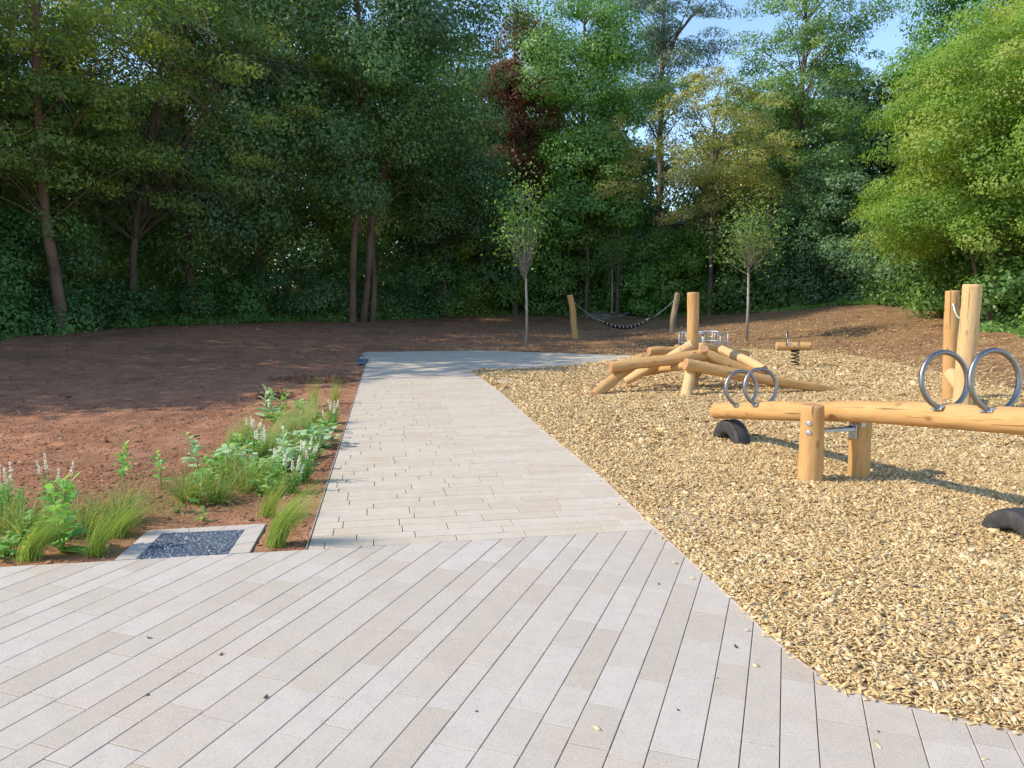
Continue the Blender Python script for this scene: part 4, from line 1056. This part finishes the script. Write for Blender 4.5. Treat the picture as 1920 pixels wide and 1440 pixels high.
# ------------------------------------------------------------------ shrubs at the back of the clearing
sh = [  # px, Y, h, r, material, seed, label
    (800, 43.5, 5.0, 2.6, 'leaf_under', 'dark bush under the right end of the left wood'),
    (905, 45.0, 5.4, 2.6, 'leaf_shrub', 'green bush directly left of the nearer young tree crown'),
    (985, 44.5, 7.4, 2.5, 'leaf_maple', 'tall light green bush directly behind the nearer young tree'),
    (1060, 43.8, 5.2, 2.3, 'leaf_shrub', 'broad glossy bush behind the left hammock post'),
    (1120, 43.4, 6.0, 2.2, 'leaf_shrub', 'round glossy bush above the small sapling with the brushwood'),
    (1190, 43.2, 4.3, 2.3, 'leaf_maple', 'light green bush behind the middle of the hammock'),
    (1255, 42.8, 4.8, 2.2, 'leaf_shrub', 'leafy bush behind the right hammock post'),
    (1318, 42.0, 5.6, 2.3, 'leaf_field', 'olive green bush behind the tall post of the climbing logs'),
    (1385, 41.4, 7.6, 2.5, 'leaf_airy', 'tall pale green bush behind the farther young tree'),
    (1452, 40.6, 5.6, 2.3, 'leaf_dark', 'dark green bush right of the farther young tree'),
    (1520, 39.6, 8.6, 2.9, 'leaf_dark', 'high dark green bush left of the yellow green field maple'),
    (1592, 38.0, 6.2, 2.6, 'leaf_dark2', 'dark bush in the gap beside the yellow green field maple'),
    (1665, 35.5, 4.6, 2.5, 'leaf_dark2', 'low dark bush in the shade under the field maple, on top of the soil bank'),
    (1745, 31.5, 4.0, 2.2, 'leaf_dark', 'shaded bush behind the two tall rope posts'),
    (1905, 23.4, 4.4, 1.9, 'leaf_shrub', 'leafy bush at the right edge below the field maple'),
    (1800, 25.6, 3.0, 1.5, 'leaf_shrub', 'small leafy bush just left of the rope posts tops'),
    (1985, 20.5, 3.6, 1.8, 'leaf_shrub', 'leafy bush cut off by the right edge of the picture'),
]
for i, (px, Y, h, rr, lm, lab) in enumerate(sh):
    tree('shrub', lab, 'bush', px, Y, h, .2, sc_([(0, .85), (.3, 1), (.65, .85), (.9, .5), (1, .2)], rr), int(20 + 3.4*rr*h), .72, 250, .165, lm, 'twig', (.05, .02),
         seed=300+i, flat=.75, inner=.6, wob=.4, group='bushes along the back of the clearing', brad=.025)

# ------------------------------------------------------------------ right side trees
tree('field_maple', 'wide yellow green tree with layered drooping sprays filling the right side', 'tree', 1860, 22.2, 9.0, 2.3,
     [(0, 2.8), (.2, 3.7), (.5, 4.2), (.7, 3.6), (.9, 2.4), (1, .9)], 340, .68, 560, .088, 'leaf_field', 'bark', (.13, .05), seed=401, flat=.62, inner=.6, droop=.16, wob=.3, brad=.022, every=4,
     path=[(0, 0, -.3), (-.05, 0, 1.5), (.1, 0, 3), (.6, 0, 8.5)], lean=(1.4, 0), trunks=[([(.35, .2, -.3), (.2, .2, 1.6), (-.3, .2, 3.6)], .08, .05), ([(-.3, .1, -.2), (-.5, .1, 1.6), (-1.1, .1, 3.4)], .06, .03)])
tree('field_maple', 'yellow green tree behind the wide one, its crown reaching the right edge of the picture', 'tree', 2010, 25.5, 11.4, 3.0,
     [(0, 3.4), (.2, 4.4), (.5, 4.6), (.75, 3.6), (1, .9)], 150, .85, 600, .10, 'leaf_field', 'bark', (.17, .06), seed=402, flat=.65, inner=.5, droop=.3, wob=.3, brad=.05)
tree('sycamore_tree', 'tall dark green tree in the upper right corner behind the yellow green trees', 'tree', 1900, 33, 15.5, 5.5,
     [(0, 3.6), (.25, 4.9), (.5, 4.9), (.75, 3.6), (1, 1.0)], 120, 1.15, 640, .15, 'leaf_maple', 'bark', (.24, .07), seed=403, flat=.6, inner=.5, wob=.35)
tree('sycamore_tree', 'green tree behind the upper right corner, farthest right against the sky', 'tree', 2080, 31, 18, 6,
     [(0, 3.4), (.25, 4.6), (.55, 4.6), (.8, 3.8), (1, 1.2)], 90, 1.2, 380, .20, 'leaf_maple', 'bark', (.24, .07), seed=404, flat=.6, inner=.5, wob=.35)

# ------------------------------------------------------------------ young planted trees
def sapling(label, px, py, Y, h, fork, spread, nb, leaves, seed, rt=.04, bark='bark_pale', lm='leaf_airy', name='young_tree'):
    r_ = np.random.default_rng(seed); p = at(px, py, Y); z0 = Hf(p.x, p.y); t = thing(name, label, 'young tree', (p.x, p.y, z0))
    mb = MB(); mb.tube([(0, 0, -.1), (.01, 0, fork*.5), (-.015, 0, fork)], [rt, rt*.85, rt*.7], 9)
    LP = []; tk = mb; mb = MB()
    for i in range(nb):
        a = r_.uniform(0, 2*PI); s = spread*r_.uniform(.25, 1); zt_ = fork + (h-fork)*r_.uniform(.35, 1)*(1-.2*s/spread); zb_ = fork + (h-fork)*.12*r_.uniform(-.3, 1)
        e = Vector((s*math.cos(a), s*math.sin(a), zt_)); b = Vector((-.015, 0, zb_)); mid = Vector((e.x*.72, e.y*.72, zb_ + (zt_-zb_)*.45))
        P_ = [b*(1-f)**2 + mid*(2*f*(1-f)) + e*f*f for f in np.linspace(0, 1, 7)]
        mb.tube(P_, [rt*.34, rt*.28, rt*.22, rt*.17, rt*.12, rt*.07, rt*.04], 4, caps=False)
        LP += P_[4:]
        for k in range(3):
            q = P_[r_.integers(3, 6)]; d = Vector((r_.normal(0, .22), r_.normal(0, .22), r_.uniform(.15, .4))); mb.tube([q, q+d*.5, q+d], [rt*.12, rt*.09, rt*.05], 3, caps=False); LP += [q+d, q+d*.6]
    tko = obj('trunk', tk.mesh('trunk', [M[bark]]), t); obj('branches', mb.mesh('branches', [M['twig']]), tko)
    LP = np.array(LP); I = r_.integers(0, len(LP), leaves); P = LP[I] + r_.normal(0, .28, (leaves, 3))*np.array([1, 1, 1.5]); Ls = r_.uniform(.06, .13, leaves)
    V, Q = leaf_quads(P, r_.normal(0, .6, (leaves, 3)) + np.array([0, 0, .7]), Ls, Ls*.6, r_)
    obj('crown', mesh_np('crown', V, Q, np.repeat(np.clip(r_.normal(.6, .2, leaves), 0, 1), 4), mats=[M[lm]]), t); return t
sapling('young planted tree with pale thin trunk, upswept twigs, at the far end of the path', 987, 651, 23.5, 5.7, 2.15, .8, 30, 1500, 501, .045, lm='leaf_maple')
sapling('young planted tree with pale thin trunk on the soil behind the merry-go-round', 1400, 633, 24.6, 4.8, 2.15, 1.0, 30, 1600, 502, .05)
sapling('thin crooked sapling behind the hammock with cut brushwood at its foot', 1147, 586, 40.5, 4.2, 2.6, .7, 12, 1400, 503, .05)
bp = at(1137, 588, 40); r_ = np.random.default_rng(6); mb = MB()
for i in range(60):
    a = r_.normal(0, .5) + (PI if r_.uniform() < .5 else 0); L_ = r_.uniform(.3, .9); c = Vector((r_.normal(0, .45), r_.normal(0, .2), abs(r_.normal(.1, .12)))); d = Vector((math.cos(a), math.sin(a)*.6, r_.normal(0, .25)))*L_*.5
    mb.tube([c-d, c, c+d], [.02, .018, .01], 4)
o = obj('brushwood_pile', mb.mesh('brushwood_pile', [M['bark_pale']]), loc=(bp.x, bp.y, Hf(bp.x, bp.y))); setp(o, 'low pile of cut brushwood at the foot of the thin sapling', 'brushwood')

# ------------------------------------------------------------------ bed plants
def ribbons(P0, D, L, W, droop, prof, rn, lean=(0, 0, 0), seg=6, side=None):
    n = len(P0); D = D/np.linalg.norm(D, axis=1, keepdims=True); s = np.linspace(0, 1, seg)
    S = np.cross(D, np.array([0, 0, 1.0])) + rn.normal(0, .25, (n, 3)); S /= np.linalg.norm(S, axis=1, keepdims=True)
    L = np.asarray(L)[:, None, None]; pts = P0[:, None] + D[:, None]*L*s[None, :, None]
    pts = pts + np.array([0, 0, -1.0])[None, None]*(np.asarray(droop)[:, None, None]*L*(s**2)[None, :, None]) + np.array(lean)[None, None]*L*(s**2)[None, :, None]
    wd = np.asarray(W)[:, None]*np.interp(s, np.linspace(0, 1, len(prof)), prof)[None]
    a = pts - S[:, None]*wd[..., None]*.5; b = pts + S[:, None]*wd[..., None]*.5
    V = np.stack([a, b], 2).reshape(-1, 3); k = np.arange(seg-1)*2
    F = np.stack([k, k+1, k+3, k+2], 1); Q = (np.arange(n)[:, None, None]*seg*2 + F[None]).reshape(-1, 4)
    return V, Q, seg*2
def gpos(px, py):
    p = G(px, py); z = float(soil_z(np.array([p.x]), np.array([p.y]))[0]); p = G(px, py, z); return Vector((p.x, p.y, z))
def feather(label, px, py, h, n=260, lean=.75, seed=1, mat='grass_feather', spread=.03):
    r_ = np.random.default_rng(seed); p = gpos(px, py)
    P0 = np.stack([r_.normal(0, spread, n), r_.normal(0, spread, n), np.full(n, -.01)], 1)
    D = np.stack([r_.normal(.08, .15, n), r_.normal(0, .15, n), np.ones(n)], 1); L = 1.32*h*r_.uniform(.55, 1.25, n)
    V, Q, k = ribbons(P0, D, L, r_.uniform(.0026, .0046, n), r_.uniform(.05, .3, n)*lean, [1, .9, .7, .35, .05], r_, (lean*.62, -.05, 0), 8)
    o = obj('feather_grass', mesh_np('feather_grass', V, Q, np.repeat(np.clip(r_.normal(.5, .25, n), 0, 1), k), mats=[M[mat]]), loc=p)
    setp(o, label, 'ornamental grass', 'feather grasses in the bed'); return o
def loose(label, px, py, h, n=170, seed=1, mat='grass_loose', spread=.07, out=.62):
    n = int(n*1.25); h *= 1.05
    r_ = np.random.default_rng(seed); p = gpos(px, py); a = r_.uniform(0, 2*PI, n); q = np.abs(r_.normal(0, out, n))
    P0 = np.stack([spread*np.cos(a)*r_.uniform(0, 1, n), spread*np.sin(a)*r_.uniform(0, 1, n), np.full(n, -.01)], 1)
    D = np.stack([np.cos(a)*q, np.sin(a)*q, np.ones(n)], 1); L = 1.25*h*r_.uniform(.6, 1.35, n)
    V, Q, k = ribbons(P0, D, L, r_.uniform(.0035, .0065, n), r_.uniform(.2, .75, n), [.8, 1, .8, .45, .05], r_, (.12, 0, 0), 8)
    o = obj('tufted_grass', mesh_np('tufted_grass', V, Q, np.repeat(np.clip(r_.normal(.45, .3, n), 0, 1), k), mats=[M[mat]]), loc=p)
    setp(o, label, 'ornamental grass', 'tufted grasses in the bed'); return o
LEAFP = [.12, .65, 1, .95, .6, .05]
def leafy(label, px, py, h, seed=1, stems=1, lw=.045, ll=.11, mat='herb_leaf', name='leafy_perennial', top=.0):
    h *= 1.08; lw *= 1.3; ll *= 1.25
    r_ = np.random.default_rng(seed); p = gpos(px, py); t = thing(name, label, 'garden plant', p, 'leafy perennials in the bed')
    mb = MB(); P0 = []; D = []; L = []; 
    for s in range(stems):
        b = Vector((r_.normal(0, .03)*(stems > 1), r_.normal(0, .03)*(stems > 1), -.01)); e = b + Vector((r_.normal(.02, .05), r_.normal(0, .04), h*r_.uniform(.8, 1.05)))
        mb.tube([b, b.lerp(e, .5) + Vector((.01, 0, 0)), e], [.006, .005, .003], 6)
        nl = int(5 + h*26); 
        for i in range(nl):
            f = top + (1-top)*(i+1)/nl; a = i*2.4 + r_.normal(0, .2); q = b.lerp(e, f); P0.append(q); up_ = .35 + .9*f**2; D.append((math.cos(a), math.sin(a), up_)); L.append(ll*(1.1-.5*f)*r_.uniform(.8, 1.2))
    obj('stem', mb.mesh('stem', [M[mat]]), t); P0 = np.array([tuple(v) for v in P0]); n = len(P0)
    V, Q, k = ribbons(P0, np.array(D), np.array(L), np.array(L)*lw/ll*r_.uniform(.85, 1.2, n), r_.uniform(.15, .5, n), LEAFP, r_, (0, 0, 0), 7)
    obj('foliage', mesh_np('foliage', V, Q, np.repeat(np.clip(r_.normal(.5, .25, n), 0, 1), k), smooth=True, mats=[M[mat]]), t); return t
def salvia(label, px, py, h, spikes, seed=1, foliage=.6):
    h *= .86 if px > 450 else .95
    r_ = np.random.default_rng(seed); p = gpos(px, py); t = thing('white_salvia', label, 'flowering plant', p, 'white flowering salvias in the bed')
    mb = MB(); P0 = []; D = []
    for s in range(spikes + 13):
        sp_ = s < spikes; a = r_.uniform(0, 2*PI); q = r_.uniform(.02, .10); hh = h*(r_.uniform(.55, .8) if sp_ else r_.uniform(.35, .7))
        b = Vector((q*.4*math.cos(a), q*.4*math.sin(a), -.01)); e = Vector((q*1.2*math.cos(a)+.02, q*1.2*math.sin(a), hh)); mb.tube([b, b.lerp(e, .5), e], [.004, .0035, .0025], 5)
        for i in range(int(hh*70)):
            f = (i+.5)/int(hh*70)*(.85 if sp_ else 1.0); P0.append(tuple(b.lerp(e, f))); an = i*1.9+s; D.append((math.cos(an), math.sin(an), .55))
        if sp_:
            ex_ = e + (e-b).normalized()*h*r_.uniform(.20, .32); m2 = 46; f = r_.uniform(0, 1, m2); an = r_.uniform(0, 2*PI, m2); ax_ = np.array(e)[None]*(1-f)[:, None] + np.array(ex_)[None]*f[:, None]
            rr = .012*(1-.6*f); P = ax_ + np.stack([np.cos(an)*rr, np.sin(an)*rr, 0*an], 1); N = np.stack([np.cos(an), np.sin(an), .3+0*an], 1) + r_.normal(0, .3, (m2, 3)); Ls = r_.uniform(.009, .017, m2)
            V, Q = leaf_quads(P, N, Ls, Ls*.9, r_); obj('flower_spike', mesh_np('flower_spike', V, Q, np.repeat(r_.uniform(0, 1, m2), 4), mats=[M['flower']]), t)
    obj('stem', mb.mesh('stem', [M['herb_leaf']]), t); P0 = np.array(P0); n = len(P0)
    V, Q, k = ribbons(P0, np.array(D), r_.uniform(.035, .075, n), r_.uniform(.010, .018, n), r_.uniform(.1, .5, n), LEAFP, r_, (0, 0, 0), 5)
    obj('foliage', mesh_np('foliage', V, Q, np.repeat(np.clip(r_.normal(.35, .25, n), 0, 1), k), mats=[M['herb_leaf']]), t); return t
def rosette(label, px, py, rad, n=16, seed=1, mat='herb_leaf', name='spreading_perennial'):
    rad *= 1.15; n = int(n*2.4)
    r_ = np.random.default_rng(seed); p = gpos(px, py); a = r_.uniform(0, 2*PI, n); 
    P0 = np.stack([r_.normal(0, rad*.4, n), r_.normal(0, rad*.4, n), r_.uniform(.0, rad*.9, n)], 1); D = np.stack([np.cos(a), np.sin(a), r_.uniform(.1, .8, n)], 1)
    L = rad*r_.uniform(.28, .6, n); V, Q, k = ribbons(P0, D, L, L*.6, r_.uniform(.2, .6, n), [.1, .8, 1, .9, .55, .05], r_, (0, 0, 0), 7)
    B_ = P0*.12; B_[:, 2] = -.005; dd = P0 - B_; V2, Q2, k2 = ribbons(B_, dd, np.linalg.norm(dd, axis=1)*1.02, np.full(n, .006), np.zeros(n), [1, 1], r_, (0, 0, 0), 7)
    Q = np.concatenate([Q, Q2 + len(V)]); V = np.concatenate([V, V2]); n = 2*n
    o = obj(name, mesh_np(name, V, Q, np.repeat(np.clip(r_.normal(.5, .25, n), 0, 1), k), smooth=True, mats=[M[mat]]), loc=p); setp(o, label, 'garden plant', 'low leafy plants in the bed'); return o

feather('bright feather grass bent to the right beside the corner of bed, path and paving', 519, 1024, .36, 420, .85, 1)
feather('thin upright feather grass behind the gravel pit, near the path', 502, 968, .26, 170, .55, 2)
feather('bright feather grass leaning right in the front left of the bed', 55, 1049, .27, 360, .95, 3)
feather('small bright feather grass left of the gravel pit at the paving edge', 179, 1040, .27, 260, .7, 4)
feather('feather grass leaning over towards the back left corner of the gravel pit', 222, 1008, .22, 260, 1.0, 5)
feather('wide pale feather grass in the middle of the far half of the bed', 528, 824, .34, 420, .7, 6, 'grass_pale', .08)
feather('straw coloured feather grass in front of the wide pale one', 500, 864, .29, 260, .3, 7, 'grass_pale', .04)
feather('small brownish feather grass at the left side of the far bed', 456, 826, .26, 160, .3, 8, 'grass_pale')
feather('dry looking feather grass at the left margin of the bed above the broad leaves', 433, 836, .26, 150, .4, 9, 'grass_pale')
feather('narrow upright feather grass near the far end of the bed', 588, 762, .32, 140, .1, 10)
feather('narrow feather grass farthest away in the bed beside the path', 627, 755, .30, 120, .1, 11)
feather('soft feather grass directly left of the two farthest narrow grasses', 575, 796, .32, 220, .5, 12, 'grass_pale', .06)
loose('tufted grass with straw coloured base behind the leafy plant in the front left bed', 160, 1003, .30, 200, 21)
loose('tall tufted grass growing round the foot of the tallest leafy stem', 224, 984, .38, 240, 22)
loose('spiky yellowish tufted grass in the centre of the bed above the gravel pit', 408, 943, .30, 260, 23)
loose('green arching tufted grass left of the spiky yellowish tuft', 352, 938, .34, 220, 24)
loose('arching brown and green tufted grass right of the spiky yellowish tuft', 465, 922, .30, 200, 25)
loose('dark green tufted grass at the left edge of the picture in the bed', 8, 1000, .30, 200, 26)
loose('green tufted grass in front of the left white flowered plant', 52, 1012, .32, 220, 27)
loose('grey green tufted grass behind the spiky yellowish tuft', 430, 905, .34, 220, 28)
loose('loose tufted grass with thin blades right of the white flowers at far left', 100, 985, .28, 120, 29, 'grass_pale')
loose('green tuft among the white flowers near the path', 540, 862, .26, 140, 30)
leafy('tall leafy plant with stacked pale leaves in the front left bed', 128, 1036, .44, 41, 3, .055, .13)
leafy('tallest single leafy stem rising from a grass tuft left of the gravel pit', 222, 968, .62, 42, 1, .045, .10, top=.55)
leafy('short leafy stem with broad upright leaves standing alone in the soil', 303, 921, .34, 43, 1, .055, .10, top=.25)
leafy('broad leaved plant farthest left at the end of the bed, below the earth heap', 498, 786, .42, 44, 3, .05, .15, 'herb_grey')
leafy('small broad leaved plant right of the plant below the earth heap', 536, 782, .36, 45, 2, .045, .13)
leafy('grey green leafy plant among the white flowers by the path', 532, 886, .36, 46, 2, .05, .12, 'herb_grey')
leafy('leafy plant at the upper left of the spiky tufts in the middle bed', 378, 884, .34, 47, 2, .05, .12, 'herb_grey')
leafy('tiny plant with upright yellow green leaves at the left edge near the paving', 22, 1026, .12, 48, 1, .045, .10)
leafy('small yellow green seedling in bare soil above the gravel pit', 379, 977, .10, 49, 1, .03, .07)
leafy('thin seedling with few narrow leaves in the soil above the gravel pit', 332, 961, .10, 50, 1, .02, .07)
leafy('young stem with long upright leaves just in front of the spiky yellowish tuft', 371, 950, .24, 51, 1, .03, .10)
salvia('white flowered plant with three spikes at the far left of the bed', 28, 985, .48, 3, 61)
salvia('white flowered plant with close spikes behind the front left leafy plant', 104, 968, .48, 4, 62)
salvia('white flowered plant with one lower spike group at the left picture edge', 0, 968, .44, 2, 63)
salvia('white flowered plant nearest to the path above the small feather grass', 548, 925, .38, 5, 64)
salvia('white flowered plant tallest beside the path in the middle bed', 568, 903, .44, 6, 65)
salvia('white flowered plant left of the two near the path', 515, 906, .42, 3, 66)
salvia('group of white flower spikes in the centre of the far half of the bed', 486, 868, .40, 7, 67)
salvia('faded white flowered plant behind the central flower group', 480, 838, .38, 6, 68)
salvia('white flowered plant at the far end of the bed beside the path', 626, 794, .36, 6, 69)
salvia('green salvia with few flowers in front of the far end flowers', 612, 806, .30, 2, 70)
rosette('low plant with broad yellow leaves at the left margin of the bed', 424, 866, .17, 26, 81)
rosette('low grey green plant between the pale feather grass and the path', 560, 838, .16, 26, 82, 'herb_grey')
rosette('low leafy plant beside the path at mid length of the bed', 598, 838, .20, 34, 83, 'herb_grey')
rosette('small lime green plant in front of the low leafy plant by the path', 586, 858, .14, 20, 84)
rosette('low green plant near the far end of the bed by the path', 608, 812, .15, 22, 85)
rosette('flat green plant left of the farthest narrow grasses', 570, 774, .16, 24, 86)
rosette('single lime green plant between flower spikes and soil near the centre', 470, 886, .12, 14, 87)
rosette('lacy green plant in front of the grey green leafy one', 556, 860, .14, 22, 88, 'herb_grey')
rosette('low dark leaves right behind the straw coloured grasses', 448, 846, .16, 26, 89)
rosette('green leaves spreading at the foot of the middle tufted grasses', 440, 880, .20, 34, 90, 'herb_grey')
for i, (px, py, rd, mt, lab) in enumerate([
    (520, 790, .16, 'herb_leaf', 'low fresh green leaves in front of the farthest broad leaved plants'), (545, 812, .18, 'herb_leaf', 'fresh green leaves behind the wide pale feather grass'),
    (590, 792, .15, 'herb_leaf', 'small leafy clump right of the soft far feather grass'), (585, 822, .17, 'herb_leaf', 'bright leafy clump between soft feather grass and the path'),
    (510, 845, .17, 'herb_leaf', 'green leaves tucked between the straw coloured and the wide pale grasses'), (535, 872, .16, 'herb_grey', 'silvery leaves below the wide pale feather grass'),
    (480, 895, .17, 'herb_leaf', 'green leaves below the central group of white spikes'), (410, 888, .18, 'herb_leaf', 'spreading leaves at the upper left of the middle tufts'),
    (392, 915, .16, 'herb_leaf', 'leafy clump between the two left tufts of the middle bed'), (500, 925, .15, 'herb_leaf', 'leaves at the foot of the white flowers nearest the small feather grass'),
    (76, 1010, .17, 'herb_leaf', 'leaves among the tufts at the front left of the bed'), (12, 1042, .12, 'herb_leaf', 'low leaves in the left corner of the picture at the paving')]):
    rosette(lab, px, py, rd, 26, 120+i, mt)
# thin trailing ground growth round the tufts
r_ = np.random.default_rng(33); n = 5200; px = r_.uniform(0, 640, n); py = np.interp(px, [0, 280, 400, 520, 640], [1000, 955, 900, 850, 790]) + r_.normal(0, 30, n); P = []
for a_, b_ in zip(px, py):
    if b_ < 1063 - a_*.062 - 8: P.append(G(a_, b_))
P = np.array([tuple(p) for p in P]); k = free_soil(P[:, 0], P[:, 1]); P = P[k]; P[:, 2] = soil_z(P[:, 0], P[:, 1]); n = len(P); a = r_.uniform(0, 2*PI, n)
V, Q, k = ribbons(P, np.stack([np.cos(a), np.sin(a), r_.uniform(.2, 1.2, n)], 1), r_.uniform(.05, .18, n), r_.uniform(.002, .004, n), r_.uniform(.4, .9, n), [.8, 1, .7, .4, .1], r_, (.1, 0, 0), 5)
o = obj('thin_grass', mesh_np('thin_grass', V, Q, np.repeat(r_.uniform(0, 1, n), k), mats=[M['grass_loose']])); setp(o, 'thin wispy grass blades sprouting in the soil round the planted tufts', 'grass', kind='stuff')

# ------------------------------------------------------------------ bits lying on the paving
m = NT('dry_leaf'); M['dry'] = m.set(color=m.ramp(m.noise(m.obj(), 60, 2), [(.3, (.045, .025, .015)), (.7, (.12, .07, .04))]), rough=.8)
bits = [(498, 1309, .014, 'dark curled leaf fragment on the paving near the bottom left', 'dry_leaf'), (277, 1304, .012, 'small dark pebble on the paving at far left', 'pebble'),
        (1380, 1214, .014, 'dark seed husk on a slab joint left of the chip edge', 'dry_leaf'), (1235, 1096, .010, 'small brown bit on the joint below the path corner', 'dry_leaf'),
        (1647, 1373, .010, 'little brown pebble on the paving near the lower right', 'pebble'), (1271, 1332, .009, 'tiny pebble at a slab corner near the bottom', 'pebble'),
        (1345, 1272, .007, 'tiny brown pebble on a slab left of the curved edge', 'pebble'), (893, 1334, .010, 'small brown speck of earth at a slab corner, bottom middle', 'pebble'),
        (280, 1197, .012, 'thin dark leaf sliver on the paving at mid left', 'dry_leaf'), (414, 1228, .012, 'thin dark twig sliver on the paving left of centre', 'dry_leaf')]
for i, (px, py, s, lab, nm) in enumerate(bits):
    r_ = np.random.default_rng(600+i); p = G(px, py); mb = MB()
    if nm == 'pebble':
        s *= .75; V, Q_, tt = lumps(np.array([[0, 0, s*.35]]), np.array([s]), r_, .6); me = mesh_np('pebble', V, Q_, mats=[M['dry']])
    else:
        P_ = []; nn = 7
        for k in range(nn):
            f = k/(nn-1)*2-1; wd = s*.5*math.sqrt(max(0, 1-f*f)) + .001; P_ += [(f*s, -wd, .002 + abs(f)*s*.4), (f*s*1.05, 0, .006+f*f*s*.5), (f*s, wd, .003 + abs(f)*s*.5)]
        F_ = []
        for k in range(nn-1):
            for q in (0, 1): F_.append([k*3+q, k*3+q+1, k*3+q+4, k*3+q+3])
        mb.add(P_, F_, 0, True); me = mb.mesh('dry_leaf', [M['dry']])
    o = obj(nm, me, loc=(p.x, p.y, 0)); o.rotation_euler.z = r_.uniform(0, 6); setp(o, lab, 'pebble' if nm == 'pebble' else 'dry leaf')
r_ = np.random.default_rng(90)
stray = [(1417, 1249, 'pale wood chip lying alone on a slab near the chip edge'), (1646, 1398, 'pale wood chip on the paving near the bottom right'), (1846, 1425, 'square pale wood chip in the lower right corner'), (1120, 1367, 'pale wood chip stuck at a slab corner near the bottom middle')]
for px, py, lab in stray:
    p = G(px, py); V, Q_, tt = chips(np.array([[0, 0, .004]]), .013, .005, .004, .05, 0, r_); o = obj('wood_chip', mesh_np('wood_chip', V, Q_, tt*0+.8, mats=[M['chip']]), loc=p); setp(o, lab, 'wood chip')
